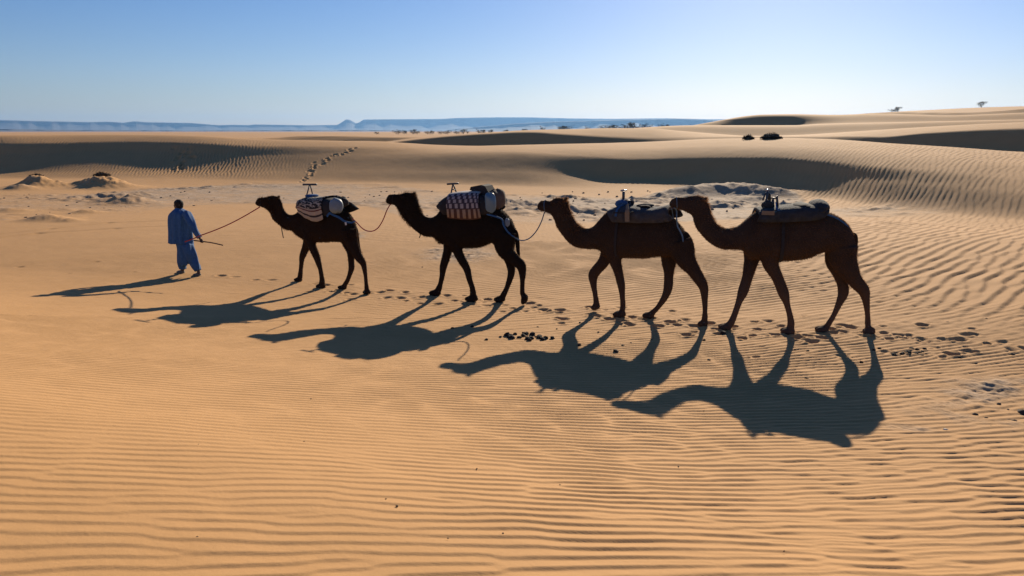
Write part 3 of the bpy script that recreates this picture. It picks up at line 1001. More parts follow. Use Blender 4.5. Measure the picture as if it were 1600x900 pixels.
    rr = np.interp(np.linspace(0, 1, len(tl)), np.linspace(0, 1, len(T['tail'])), [p[2] for p in T['tail']])
    mt.tube(tl, [r / zs * pl.scale(*tp(T['tail'][0][:2])) for r in rr], 8)
    tail = child(mt, 'tail', fur)
    th = MB()
    for i in range(90):
        k = random.randint(len(tl) // 3, len(tl) - 1)
        p = tl[k] + np.array([random.gauss(0, 0.012) for _ in range(3)])
        e = p + np.array([random.gauss(0, 0.03), random.gauss(0, 0.03), -random.uniform(0.06, 0.16)])
        s_ = pl.H * 0.004
        th.add([p - s_, p + s_, e], [(0, 1, 2)])
    m_ = th.mesh('tail_tuft', False); m_.transform(Matrix.Translation(-org)); m_.materials.append(hairm)
    tt = bpy.data.objects.new('tail_tuft', m_); COL.objects.link(tt); tt.parent = tail
    for sd in (-1, 1):
        e = pl.at(*tp((ex, ey)), hd(ex) + sd * 0.086 * T['size'])
        me_ = MB(); me_.ell(e, pl.H * 0.02, pl.N * 0.014, np.array([0, 0, 0.016]), 10, 6)
        child(me_, 'eye', M['eye'])
    print(label, 'foot offsets', [round(float(v), 2) for v in offs], 'heading', pl.H.round(2), 'dist', round(float(np.linalg.norm(pl.O)), 1))
    return body, pl, tp, child

M['eye'] = simple_mat('eye_black', (0.012, 0.010, 0.008), 0.15, 0.1, 10, 0)
M['fur_black'] = fur_material('fur_black_brown', (0.010, 0.008, 0.007), (0.024, 0.017, 0.013))
M['fur_dark'] = fur_material('fur_dark_brown', (0.015, 0.010, 0.008), (0.036, 0.023, 0.016))
M['fur_brown'] = fur_material('fur_brown', (0.026, 0.018, 0.014), (0.060, 0.040, 0.029), 1.15)
M['fur_warm'] = fur_material('fur_warm_brown', (0.032, 0.022, 0.017), (0.076, 0.050, 0.036), 1.3)
M['mane_rim_lit'] = hair_material('mane_rim_lit', (0.30, 0.18, 0.10))  # sunlit rim put into the colour: nape hair lighter than the coat
M['mane_dark'] = hair_material('mane_dark', (0.09, 0.055, 0.035))
M['hair_black'] = hair_material('hair_black_brown', (0.035, 0.022, 0.014))
M['hair_dark'] = hair_material('hair_dark_brown', (0.060, 0.034, 0.020))
M['hair_brown'] = hair_material('hair_brown', (0.13, 0.075, 0.042))
M['hair_warm'] = hair_material('hair_warm_brown', (0.16, 0.088, 0.050))

T4 = dict(top=(1040, 280, 5.0), bot=(1080, 380, 5.0), size=1.0, rot=-4.0, bend=-0.18,
    trunk=[(30, 182, 30, 204, .03), (48, 158, 46, 220, .055), (85, 141, 90, 230, .07), (150, 141, 140, 247, .075), (215, 128, 185, 268, .10), (288, 136, 212, 292, .10),
           (333, 185, 217, 325, .085), (352, 250, 240, 385, .085), (375, 312, 285, 440, .09), (420, 365, 340, 495, .10), (480, 384, 430, 543, .115), (560, 368, 520, 549, .15),
           (625, 318, 600, 556, .21), (700, 255, 650, 605, .27), (790, 232, 770, 630, .31), (900, 224, 880, 635, .34), (1020, 220, 1000, 632, .355), (1130, 226, 1120, 612, .345),
           (1230, 248, 1205, 572, .31), (1320, 276, 1290, 565, .28), (1400, 328, 1370, 570, .24), (1453, 400, 1425, 640, .17), (1478, 480, 1462, 655, .09)],
    legs=dict(A=dict(pts=[(480, 40, 75), (475, 110, 62), (462, 170, 52), (438, 270, 41), (404, 378, 40), (374, 455, 26), (338, 560, 24), (308, 628, 28)], foot=(262, 655, 52, 23, 0), touch=(262, 680)),
              B=dict(pts=[(600, 30, 95), (615, 110, 75), (625, 175, 58), (672, 265, 43), (722, 392, 41), (746, 470, 25), (770, 560, 23), (780, 632, 28)], foot=(752, 686, 54, 23, 0), touch=(752, 711)),
              C=dict(pts=[(1150, 50, 100), (1135, 140, 84), (1158, 220, 60), (1180, 310, 42), (1188, 388, 41), (1160, 460, 28), (1115, 560, 20), (1072, 632, 22)], foot=(1022, 674, 52, 22, 0), touch=(1022, 699)),
              D=dict(pts=[(1180, 30, 115), (1185, 110, 106), (1225, 200, 80), (1278, 290, 56), (1345, 368, 46), (1364, 440, 30), (1376, 540, 20), (1380, 628, 22)], foot=(1388, 690, 46, 24, 0), touch=(1388, 717))),
    ears=[(300, 160, 26, -14)], eye=(205, 165), nose=(60, 165), chest=(655, 608), tail=[(1484, 440, 14), (1488, 520, 13), (1474, 600, 11), (1467, 660, 9)],
    shag=[(330, 170, 90, 1.1), (370, 300, 80, 1.3), (420, 370, 60, 1.3), (280, 140, 60, 1.2), (520, 378, 50, 0.9)])
T3 = dict(top=(830, 280, 5.0), bot=(830, 370, 5.0), size=0.98, bend=0.18,
    trunk=[(51, 205, 51, 228, .03), (68, 176, 70, 245, .055), (110, 165, 115, 255, .065), (150, 172, 150, 270, .07), (190, 146, 172, 295, .09), (272, 158, 190, 332, .10),
           (298, 228, 205, 375, .085), (322, 292, 240, 430, .085), (365, 352, 290, 490, .095), (420, 384, 350, 530, .105), (480, 372, 430, 544, .12), (530, 322, 510, 547, .16),
           (580, 268, 545, 560, .2), (640, 228, 592, 590, .25), (720, 210, 690, 610, .29), (820, 214, 790, 615, .32), (930, 238, 900, 615, .335), (1030, 246, 1000, 602, .325),
           (1090, 292, 1070, 600, .29), (1150, 347, 1115, 605, .25), (1203, 418, 1175, 650, .19), (1240, 488, 1232, 655, .10)],
    legs=dict(A=dict(pts=[(620, 60, 70), (598, 125, 56), (562, 200, 45), (512, 258, 42), (484, 302, 40), (487, 370, 27), (500, 450, 20), (508, 512, 24)], foot=(504, 547, 36, 22, 22), touch=(500, 588)),
              B=dict(pts=[(640, 40, 90), (648, 115, 70), (656, 190, 50), (680, 270, 37), (702, 370, 32), (712, 460, 22), (716, 545, 22)], foot=(690, 606, 50, 24, 0), touch=(690, 632)),
              C=dict(pts=[(1095, 50, 95), (1082, 130, 74), (1076, 205, 57), (1075, 290, 38), (1070, 392, 36), (1045, 468, 28), (990, 550, 20), (948, 592, 22)], foot=(915, 614, 46, 21, 0), touch=(915, 637)),
              D=dict(pts=[(1150, 40, 110), (1180, 110, 102), (1212, 185, 76), (1268, 262, 54), (1332, 362, 42), (1350, 412, 34), (1356, 500, 24), (1358, 580, 20), (1355, 640, 24)], foot=(1342, 678, 40, 22, 0), touch=(1342, 702))),
    ears=[(262, 158, 22, -12)], eye=(185, 188), nose=(80, 178), chest=(570, 590), tail=[(1215, 430, 14), (1252, 500, 16), (1258, 560, 15), (1252, 620, 9)],
    shag=[(270, 160, 80, 1.4), (310, 270, 80, 1.3), (370, 360, 70, 1.6), (220, 145, 60, 1.3), (200, 370, 60, 1.2)])
T2 = dict(top=(590, 270, 5.0), bot=(590, 350, 5.0), size=0.93, bend=0.22,
    trunk=[(68, 205, 70, 230, .03), (88, 173, 90, 246, .055), (130, 168, 125, 247, .062), (180, 166, 155, 272, .075), (230, 153, 180, 312, .095), (288, 166, 205, 352, .10),
           (313, 222, 225, 378, .09), (335, 292, 260, 412, .09), (365, 336, 300, 452, .10), (420, 350, 370, 496, .11), (470, 322, 440, 502, .14), (510, 268, 480, 532, .19),
           (560, 222, 540, 562, .24), (640, 195, 630, 582, .28), (740, 190, 730, 589, .31), (830, 205, 820, 577, .31), (910, 245, 890, 548, .29), (980, 302, 950, 565, .26),
           (1038, 367, 1010, 600, .22), (1072, 438, 1050, 640, .12)],
    legs=dict(A=dict(pts=[(570, 60, 75), (562, 130, 56), (550, 200, 38), (532, 270, 33), (513, 335, 30), (505, 400, 22), (490, 470, 20), (478, 505, 25)], foot=(450, 538, 46, 21, 0), touch=(450, 562)),
              B=dict(pts=[(590, 60, 85), (600, 130, 66), (616, 190, 43), (652, 270, 36), (697, 350, 30), (717, 430, 24), (740, 500, 22), (746, 550, 26)], foot=(735, 584, 50, 22, 0), touch=(735, 608)),
              C=dict(pts=[(985, 90, 85), (985, 165, 66), (1012, 240, 44), (1034, 305, 36), (1045, 372, 30), (1030, 440, 24), (1005, 510, 20), (984, 552, 24)], foot=(954, 588, 44, 21, 0), touch=(954, 612)),
              D=dict(pts=[(990, 60, 100), (985, 150, 84), (1002, 215, 66), (1062, 272, 45), (1117, 322, 41), (1131, 380, 30), (1131, 460, 19), (1131, 535, 20)], foot=(1148, 588, 42, 20, 72), touch=(1142, 636))),
    ears=[(272, 168, 22, -10)], eye=(190, 190), nose=(92, 180), chest=(500, 540), tail=[(1078, 460, 15), (1092, 530, 17), (1096, 595, 18), (1104, 640, 10)],
    shag=[(290, 180, 80, 1.5), (330, 290, 70, 1.5), (210, 330, 80, 2.0), (255, 400, 60, 1.8), (230, 155, 70, 1.5), (480, 520, 50, 1.5)])
T1 = dict(top=(390, 270, 6.6667), bot=(390, 345, 6.6667), size=0.84, bend=0.30,
    trunk=[(67, 300, 69, 330, .03), (90, 266, 92, 346, .05), (135, 258, 135, 357, .06), (180, 251, 170, 372, .07), (230, 239, 200, 392, .085), (298, 251, 230, 432, .09),
           (330, 312, 245, 482, .085), (350, 382, 290, 522, .09), (390, 427, 350, 567, .10), (440, 437, 410, 597, .11), (490, 422, 470, 607, .14), (530, 392, 510, 640, .18),
           (590, 358, 570, 690, .22), (680, 335, 670, 715, .26), (780, 330, 770, 722, .28), (880, 345, 860, 718, .275), (970, 380, 950, 716, .25), (1030, 437, 1000, 735, .22),
           (1078, 515, 1060, 780, .16), (1102, 585, 1095, 800, .09)],
    legs=dict(A=dict(pts=[(600, 110, 80), (612, 190, 62), (590, 262, 43), (562, 340, 38), (546, 382, 32), (538, 460, 24), (531, 530, 25), (525, 582, 28)], foot=(508, 614, 44, 20, 0), touch=(508, 636)),
              B=dict(pts=[(610, 100, 90), (630, 180, 64), (652, 270, 46), (692, 360, 40), (716, 432, 34), (736, 500, 26), (750, 580, 26), (755, 632, 32)], foot=(744, 682, 52, 21, 0), touch=(744, 704)),
              C=dict(pts=[(1010, 130, 95), (1022, 220, 70), (1050, 320, 43), (1058, 420, 35), (1061, 490, 34), (1045, 550, 26), (1020, 620, 24), (994, 664, 26)], foot=(968, 693, 48, 20, 0), touch=(968, 715)),
              D=dict(pts=[(1030, 90, 110), (1050, 180, 88), (1088, 280, 62), (1132, 370, 48), (1180, 440, 36), (1196, 500, 28), (1208, 580, 22), (1215, 660, 22), (1219, 705, 26)], foot=(1222, 744, 42, 20, 0), touch=(1222, 767))),
    ears=[(294, 258, 16, -16)], eye=(200, 280), nose=(95, 275), chest=(535, 650), tail=[(1108, 585, 13), (1122, 670, 18), (1135, 760, 18), (1156, 830, 9)],
    shag=[(300, 270, 80, 1.4), (335, 360, 80, 1.4), (225, 440, 70, 1.9), (290, 520, 60, 1.7), (230, 240, 60, 1.3), (400, 590, 60, 1.5), (500, 630, 60, 1.4), (1110, 640, 60, 1.5)])

C1 = make_camel(T1, 'small black-brown camel at the head of the string, just behind the man', M['fur_dark'], M['hair_dark'], 1)
C2 = make_camel(T2, 'nearly black camel second in line, loaded with a checked blanket', M['fur_black'], M['hair_black'], 2)
C3 = make_camel(T3, 'brown camel third in line, lifting its bent front foot', M['fur_brown'], M['hair_brown'], 3)
C4 = make_camel(T4, 'large warm brown camel walking last, nearest the camera', M['fur_warm'], M['hair_warm'], 4)

# ------------------------------------------------------------------ saddles, loads and ropes
def cloth_mat(name, col, col2=None, scale=90.0, rough=0.95):
    return simple_mat(name, col, rough, 0.22, scale, 0.4, 0.004)

M['pad_grey'] = simple_mat('pad_grey_cloth', (0.046, 0.045, 0.050), 0.95, 0.35, 13.0, 0.9, 0.035)
M['pad_navy'] = simple_mat('pad_slate_cloth', (0.026, 0.029, 0.035), 0.95, 0.35, 13.0, 0.9, 0.035)
M['dark_cloth'] = cloth_mat('dark_cloth', (0.018, 0.017, 0.020))
M['brown_cloth'] = cloth_mat('brown_cloth', (0.085, 0.055, 0.040))
M['blue_strap'] = cloth_mat('blue_webbing', (0.020, 0.085, 0.22))
M['tan_strap'] = cloth_mat('tan_webbing', (0.20, 0.15, 0.10))
M['pale_blue'] = simple_mat('pale_blue_sack', (0.15, 0.20, 0.25), 0.6, 0.12, 14, 0.3, 0.01)
M['jug'] = simple_mat('pale_blue_plastic', (0.12, 0.20, 0.26), 0.4, 0.1, 10, 0.1, 0.01)
M['metal'] = simple_mat('dull_steel', (0.35, 0.35, 0.36), 0.38, 0.2, 30, 0.1, 0.002, 0.9)
M['dark_metal'] = simple_mat('painted_steel', (0.045, 0.05, 0.06), 0.45, 0.3, 40, 0.1, 0.002, 0.3)
M['rope_red'] = cloth_mat('red_rope', (0.36, 0.055, 0.060), scale=200)
M['rope_blue'] = cloth_mat('blue_rope', (0.10, 0.17, 0.26), scale=200)
M['rope_black'] = cloth_mat('black_rope', (0.02, 0.02, 0.022), scale=200)
M['white_tag'] = cloth_mat('white_tag', (0.6, 0.6, 0.6))

def uv_nodes(nt):
    uv = node(nt, 'ShaderNodeUVMap', uv_map='UVMap')
    sep = node(nt, 'ShaderNodeSeparateXYZ')
    nt.links.new(uv.outputs[0], sep.inputs[0])
    return uv, sep

def math_n(nt, op, a, b=None, clamp=False):
    n = nt.nodes.new('ShaderNodeMath'); n.operation = op; n.use_clamp = clamp
    for i, v in enumerate((a, b)):
        if v is None: continue
        if isinstance(v, (int, float)): n.inputs[i].default_value = v
        else: nt.links.new(v, n.inputs[i])
    return n.outputs[0]

def check_blanket():
    """woven rows of light and dark oblongs, reddish row along the hem"""
    m, nt, b = new_mat('checked_weave')
    uv, sep = uv_nodes(nt)
    u, v = sep.outputs[0], sep.outputs[1]
    row = math_n(nt, 'FLOOR', math_n(nt, 'MULTIPLY', v, 7.0))
    sh = math_n(nt, 'MULTIPLY', row, 0.27)
    fu = math_n(nt, 'FRACT', math_n(nt, 'ADD', math_n(nt, 'MULTIPLY', u, 6.5), sh))
    fv = math_n(nt, 'FRACT', math_n(nt, 'MULTIPLY', v, 7.0))
    a = math_n(nt, 'LESS_THAN', fu, 0.50)
    c = math_n(nt, 'MULTIPLY', math_n(nt, 'GREATER_THAN', fv, 0.10), math_n(nt, 'LESS_THAN', fv, 0.92))
    light = math_n(nt, 'MULTIPLY', a, c)
    hem = math_n(nt, 'LESS_THAN', v, 0.15)
    dark = mix(nt, hem, (0.045, 0.035, 0.050), (0.075, 0.034, 0.024))
    lite = mix(nt, hem, (0.33, 0.29, 0.29), (0.28, 0.20, 0.145))
    n = noise(nt, uv.outputs[0], 60, 3, 0.6)
    col = mix(nt, light, dark, lite)
    col = mix(nt, 0.5, col, ramp(nt, n.outputs['Fac'], [(0.3, (0.4, 0.4, 0.4)), (0.7, (0.6, 0.6, 0.6))]).outputs[0], 'OVERLAY')
    top = math_n(nt, 'GREATER_THAN', v, 0.72)
    col = mix(nt, top, col, (0.46, 0.42, 0.38))
    nt.links.new(col, b.inputs['Base Color'])
    b.inputs['Roughness'].default_value = 0.95
    bump(nt, b, n.outputs['Fac'], 0.4, 0.01)
    return m

def spotted_blanket():
    """dark and cream speckle above, cream and dark red stripes along the hem"""
    m, nt, b = new_mat('spotted_weave')
    uv, sep = uv_nodes(nt)
    u, v = sep.outputs[0], sep.outputs[1]
    mp = node(nt, 'ShaderNodeMapping', inp={'Scale': (1.0, 1.6, 1.0)})
    nt.links.new(uv.outputs[0], mp.inputs[0])
    n = noise(nt, mp.outputs[0], 9.0, 2.0, 0.5, 0.8)
    spots = math_n(nt, 'GREATER_THAN', n.outputs['Fac'], 0.53)
    spot_c = mix(nt, spots, (0.020, 0.018, 0.020), (0.40, 0.35, 0.29))
    st = ramp(nt, math_n(nt, 'MULTIPLY', v, 1.75), [(0.0, (0.33, 0.30, 0.28)), (0.09, (0.028, 0.020, 0.022)), (0.14, (0.42, 0.33, 0.24)), (0.27, (0.10, 0.022, 0.020)), (0.33, (0.40, 0.32, 0.24)), (0.40, (0.03, 0.02, 0.02))])
    st.color_ramp.interpolation = 'CONSTANT'
    low = math_n(nt, 'LESS_THAN', v, 0.245)
    col = mix(nt, low, spot_c, st.outputs[0])
    w = noise(nt, uv.outputs[0], 80, 3, 0.6)
    col = mix(nt, 0.4, col, ramp(nt, w.outputs['Fac'], [(0.3, (0.4, 0.4, 0.4)), (0.7, (0.6, 0.6, 0.6))]).outputs[0], 'OVERLAY')
    nt.links.new(col, b.inputs['Base Color'])
    b.inputs['Roughness'].default_value = 0.95
    bump(nt, b, w.outputs['Fac'], 0.4, 0.01)
    return m

M['checked'] = check_blanket()
M['spotted'] = spotted_blanket()

def arch_mesh(name, pl, tp, st, thick, sub=4, nt=15, wave=0.0, seed=0, reach=1.0, sag=0.0):
    """a pad or cloth lying over the back, hanging down both sides; stations (x_top, y_top, x_bottom, y_bottom, half width)"""
    g = random.Random(seed)
    S = []
    for (xt, yt, xb, yb, w) in st:
        S.append(np.concatenate([pl.at(*tp((xt, yt)), 0), pl.at(*tp((xb, yb)), w), [w]]))
    S = catmull(S, sub)
    ph = g.uniform(0, 6)
    def surf(i, t, inset):
        a, b, w = S[i][:3], S[i][3:6], S[i][6]
        w2 = w - inset
        f = abs(t)
        ang = f * math.pi / 2
        lat = math.copysign(w2 * min(1.0, math.sin(min(ang * 1.18, math.pi / 2)) ** 0.55), t)
        hgt = max(0.0, math.cos(ang)) ** 0.62 if f < 1 else 0.0
        base_b = b - pl.N * w
        top = a - np.array([0, 0, inset])
        p = base_b + (top - base_b) * hgt
        wob = wave * f * math.sin(i * 1.1 + ph + 1.7 * f * (1 if t > 0 else 1.6)) + wave * 0.5 * g.uniform(-1, 1) * f
        return p + pl.N * (lat + wob)
    ts = np.linspace(-1, 1, nt)
    ni = len(S)
    V, Fc, UV = [], [], []
    for inset in (0.0, thick):
        for i in range(ni):
            for t in ts:
                V.append(surf(i, t, inset))
                UV.append((i / (ni - 1), 1 - abs(t)))
    n2 = ni * nt
    for i in range(ni - 1):
        for k in range(nt - 1):
            a = i * nt + k
            Fc.append((a, a + 1, a + nt + 1, a + nt))
            Fc.append((n2 + a, n2 + a + nt, n2 + a + nt + 1, n2 + a + 1))
    for i in range(ni - 1):
        for k, fl in ((0, 0), (nt - 1, 1)):
            a, b = i * nt + k, (i + 1) * nt + k
            q = (a, b, n2 + b, n2 + a)
            Fc.append(q if not fl else q[::-1])
    for k in range(nt - 1):
        for i in (0, ni - 1):
            a, b = i * nt + k, i * nt + k + 1
            q = (a, n2 + a, n2 + b, b)
            Fc.append(q if i == 0 else q[::-1])
    me = mesh_from(name, V, Fc)
    uvl = me.uv_layers.new(name='UVMap')
    vi = np.empty(len(me.loops), np.int32); me.loops.foreach_get('vertex_index', vi)
    uvl.data.foreach_set('uv', np.array(UV, np.float32)[vi].ravel())
    return me

def thing_at(name, pl, label, cat, group=None):
    e = bpy.data.objects.new(name, None)
    e.empty_display_size = 0.2
    e.location = (pl.O[0], pl.O[1], macro(pl.O[0], pl.O[1]) + 1.5)
    COL.objects.link(e)
    tag(e, label, cat, group)
    return e

def part(me, name, mat, parent):
    me.transform(Matrix.Translation(-parent.location))
    if not me.materials: me.materials.append(mat)
    o = bpy.data.objects.new(name, me)
    COL.objects.link(o)
    o.parent = parent
    return o

def bars(segs):
    mb = MB()
    for pts, r in segs:
        mb.tube(pts, r, 8)
    return mb

def girth(T, pl, tp, k, mat, parent):
    (tx, ty, qx, qy, w) = T['trunk'][k]
    a, b = pl.at(*tp((tx, ty))), pl.at(*tp((qx, qy)))
    c, h = (a + b) / 2, (a - b) / 2
    w = w * T['size']
    rings = []
    for i in range(41):
        g = 2 * math.pi * i / 40
        cg, sg = math.cos(g), math.sin(g)
        o = c + h * math.copysign(abs(cg) ** 0.86, cg) * 1.02 + pl.N * w * math.copysign(abs(sg) ** 0.86, sg) * (1 - 0.12 * cg) * 1.03
        nrm = (h / np.linalg.norm(h) * cg + pl.N * sg)
        rings.append([o - pl.H * 0.022 + nrm * 0.012, o + pl.H * 0.022 + nrm * 0.012, o + pl.H * 0.022 - nrm * 0.02, o - pl.H * 0.022 - nrm * 0.02])
    mb = MB(); mb.rings(rings, False)
    return part(mb.mesh('girth', False), 'girth', mat, parent)

def strap_line(pl, tp, pts, half, mat, parent, name='strap'):
    P = catmull([pl.at(*tp(p[:2]), p[2]) for p in pts], 4)
    mb = MB()
    rings = []
    for i, p in enumerate(P):
        t = P[min(i + 1, len(P) - 1)] - P[max(i - 1, 0)]
        t /= np.linalg.norm(t)
        u = np.cross(pl.N, t)
        rings.append([p - u * half + pl.N * 0.006, p + u * half + pl.N * 0.006, p + u * half - pl.N * 0.01, p - u * half - pl.N * 0.01])
    mb.rings(rings)
    return part(mb.mesh(name, False), name, mat, parent)

def solo(mb, name, mat, label, cat, group=None, smooth=True):
    me = mb if isinstance(mb, bpy.types.Mesh) else mb.mesh(name, smooth)
    co = np.empty(len(me.vertices) * 3, np.float32); me.vertices.foreach_get('co', co); co = co.reshape(-1, 3)
    c = co.mean(0); c[2] = co[:, 2].min()
    org = Vector([float(v) for v in c])
    me.transform(Matrix.Translation(-org))
    if not me.materials: me.materials.append(mat)
    o = bpy.data.objects.new(name, me); o.location = org
    COL.objects.link(o)
    tag(o, label, cat, group)
    return o

def lumpy(c, ax, ay, az, seed, amp=0.10, n=22, m=14):
    g = random.Random(seed)
    k = [(g.uniform(1, 4), g.uniform(1, 4), g.uniform(0, 6), g.uniform(0.4, 1)) for _ in range(6)]
    mb = MB()
    rings = []
    for i in range(m + 1):
        f = -math.pi / 2 + math.pi * (0.03 + 0.94 * i / m)
        rr = []
        for j in range(n):
            q = 2 * math.pi * j / n
            w = 1 + amp * sum(a * math.sin(round(x) * q + y * f * 1.5 + p) for x, y, p, a in k) / 2.2
            cf = abs(math.cos(f)) ** 0.75
            rr.append(c + (ax * cf * math.cos(q) + ay * cf * math.sin(q) + az * math.copysign(abs(math.sin(f)) ** 0.85, math.sin(f))) * w)
        rings.append(rr)
    mb.rings(rings)
    return mb

UP = np.array([0, 0, 1.0])

# -- last camel: slate pads with a raised rear roll and a steel hand grip
body, pl, tp, child = C4
s4 = thing_at('saddle', pl, 'slate padded saddle with raised rear roll and steel grip on the last camel', 'saddle', 'saddles')
part(arch_mesh('pad', pl, tp, [(716, 228, 716, 334, .39), (760, 218, 760, 337, .40), (880, 210, 870, 338, .41), (1010, 198, 1010, 334, .42), (1120, 196, 1130, 326, .41), (1200, 200, 1205, 316, .40), (1252, 220, 1250, 296, .38)], 0.05, 4, 17, 0.016, 1), 'pad', M['pad_navy'], s4)
mb = lumpy(pl.at(*tp((1198, 214))), pl.H * 0.125, UP * 0.115, pl.N * 0.40, 4, 0.06)
part(mb.mesh('rear_roll'), 'rear_roll', M['pad_navy'], s4)
mb = lumpy(pl.at(*tp((1065, 208))), pl.H * 0.14, UP * 0.05, pl.N * 0.30, 5, 0.12)
part(mb.mesh('seat_cloth'), 'seat_cloth', M['dark_cloth'], s4)
a = lambda x, y, d=0.0: pl.at(*tp((x, y)), d)
mb = bars([([a(795, 96, .05), a(790, 150, .1), a(770, 215, .16)], .016), ([a(795, 96, -.05), a(805, 150, -.1), a(810, 215, -.16)], .016),
           ([a(760, 165, .10), a(775, 120, .06), a(795, 98, .02), a(815, 120, -.03), a(820, 215, -.1)], .014),
           ([a(822, 148, .05), a(868, 148, .05)], .012), ([a(870, 130, .02), a(872, 175, .02), a(874, 225, .02)], [.014, .02, .022]), ([a(838, 155, .04), a(842, 225, .06)], .020),
           ([a(755, 190, .14), a(815, 200, .14)], .012)])
h4 = part(mb.mesh('hand_grip'), 'hand_grip', M['dark_metal'], s4)
mb = MB(); mb.ell(a(795, 86), pl.H * .024, pl.N * .06, UP * .022, 10, 6)
part(mb.mesh('grip_knob'), 'grip_knob', M['metal'], s4)
mb = lumpy(a(798, 200, .13), pl.H * .09, UP * .07, pl.N * .05, 6, .15)
part(mb.mesh('grip_wrap'), 'grip_wrap', M['pad_navy'], s4)
strap_line(pl, tp, [(752, 262, .43), (800, 264, .435), (850, 266, .44)], .03, M['tan_strap'], s4, 'patch')
strap_line(pl, tp, [(862, 180, .25), (872, 235, .42), (895, 235, .43)], .018, M['blue_strap'], s4)
strap_line(pl, tp, [(1255, 275, .30), (1330, 300, .25), (1410, 355, .16), (1455, 420, .06)], .013, M['blue_strap'], s4, 'crupper')
girth(T4, pl, tp, 15, M['dark_cloth'], s4)

# -- third camel: long grey pad, upright grip
body, pl, tp, child = C3
s3 = thing_at('saddle', pl, 'long grey padded saddle with a tan strap and upright grip on the third camel', 'saddle', 'saddles')
part(arch_mesh('pad', pl, tp, [(634, 228, 634, 336, .38), (685, 210, 680, 339, .39), (760, 200, 760, 342, .40), (850, 208, 850, 344, .41), (950, 220, 950, 343, .41), (1035, 208, 1035, 338, .40), (1080, 196, 1078, 330, .39), (1100, 212, 1098, 312, .37)], 0.05, 4, 17, 0.016, 2), 'pad', M['pad_grey'], s3)
a = lambda x, y, d=0.0: pl.at(*tp((x, y)), d)
mb = bars([([a(722, 96), a(720, 165)], .024), ([a(720, 160, .02), a(700, 215, .16)], .016), ([a(720, 160, -.02), a(745, 215, -.16)], .016), ([a(705, 165, .1), a(790, 170, .1)], .012), ([a(770, 165, .06), a(772, 215, .1)], .014)])
part(mb.mesh('hand_grip'), 'hand_grip', M['dark_metal'], s3)
mb = bars([([a(699, 91, .03), a(722, 86, 0), a(746, 87, -.03)], [.014, .016, .014])])
part(mb.mesh('grip_bar'), 'grip_bar', M['metal'], s3)
mb = lumpy(a(712, 188, .08), pl.H * .10, UP * .065, pl.N * .09, 8, .2)
part(mb.mesh('grip_wrap'), 'grip_wrap', M['blue_strap'], s3)
mb = lumpy(a(780, 182, -.02), pl.H * .05, UP * .06, pl.N * .06, 9, .2)
part(mb.mesh('knotted_cloth'), 'knotted_cloth', M['pad_navy'], s3)
strap_line(pl, tp, [(748, 195, .30), (750, 240, .42), (749, 290, .43), (750, 332, .43)], .038, M['tan_strap'], s3)
strap_line(pl, tp, [(640, 262, .40), (720, 262, .42), (800, 258, .43)], .010, M['dark_cloth'], s3)
strap_line(pl, tp, [(700, 205, .30), (670, 240, .39), (660, 290, .40)], .018, M['blue_strap'], s3)
mb = lumpy(a(890, 208), pl.H * .13, UP * .03, pl.N * .16, 12, .2)
part(mb.mesh('seat_cloth'), 'seat_cloth', M['dark_cloth'], s3)
girth(T3, pl, tp, 14, M['dark_cloth'], s3)

# -- second camel: dark saddle under a checked blanket, with a load behind
body, pl, tp, child = C2
a = lambda x, y, d=0.0: pl.at(*tp((x, y)), d)
s2 = thing_at('saddle', pl, 'dark padded saddle with a steel grip under the checked blanket', 'saddle', 'saddles')
part(arch_mesh('pad', pl, tp, [(492, 245, 492, 300, .26), (530, 205, 510, 325, .32), (580, 172, 560, 330, .34), (650, 168, 640, 330, .34), (760, 162, 760, 330, .34), (850, 165, 850, 325, .34), (905, 200, 905, 290, .30)], 0.05, 4, 17, 0.008, 3), 'pad', M['dark_cloth'], s2)
mb = bars([([a(542, 89, .02), a(632, 83, -.02)], .017), ([a(588, 90, .01), a(580, 130, .06), a(572, 175, .14)], .014), ([a(592, 90, -.01), a(606, 130, -.05), a(622, 170, -.12)], .014), ([a(580, 130, .06), a(608, 132, -.05)], .010)])
part(mb.mesh('hand_grip'), 'hand_grip', M['dark_metal'], s2)
strap_line(pl, tp, [(850, 322, .33), (930, 345, .29), (972, 365, .26), (985, 410, .25), (1020, 465, .22), (1062, 500, .17)], .014, M['blue_strap'], s2, 'crupper')
bl2 = solo(arch_mesh('blanket', pl, tp, [(596, 152, 545, 356, .375), (660, 143, 605, 362, .39), (730, 139, 680, 367, .395), (795, 134, 748, 367, .39), (835, 140, 806, 358, .375)], 0.018, 6, 21, 0.010, 4), 'blanket', M['checked'], 'dark and pale checked blanket hanging over the saddle of the second camel', 'blanket', 'saddle blankets')
c = a(822, 128)
mb = MB(); mb.rings([[c + pl.H * sx + UP * sz + pl.N * t for sx, sz in ((.19, -.01), (.17, .05), (-.04, .09), (-.12, .07), (-.19, -.05), (-.10, -.09))] for t in (-.17, -.15, .15, .17)])
solo(mb, 'flat_bag', M['dark_cloth'], 'flat black bag lying on top of the checked blanket', 'bag', None, False)
mb = lumpy(a(880, 236, .27), pl.H * .115, pl.N * .09, UP * .185, 14, .08)
j = solo(mb, 'water_jug', M['jug'], 'pale blue jug tied at the rear of the checked blanket', 'jug')
mb = MB(); mb.tube([a(872, 183, .27), a(870, 166, .26)], [.035, .03], 10)
m_ = mb.mesh('cap'); m_.transform(Matrix.Translation(-j.location)); m_.materials.append(M['dark_cloth'])
o_ = bpy.data.objects.new('cap', m_); COL.objects.link(o_); o_.parent = j
mb = lumpy(a(928, 208, .0), pl.H * .13, pl.N * .30, UP * .18, 15, .16)
solo(mb, 'cloth_bundle', M['brown_cloth'], 'brown and cream cloth bundle behind the pale blue jug', 'bundle', 'bundles on the camels')
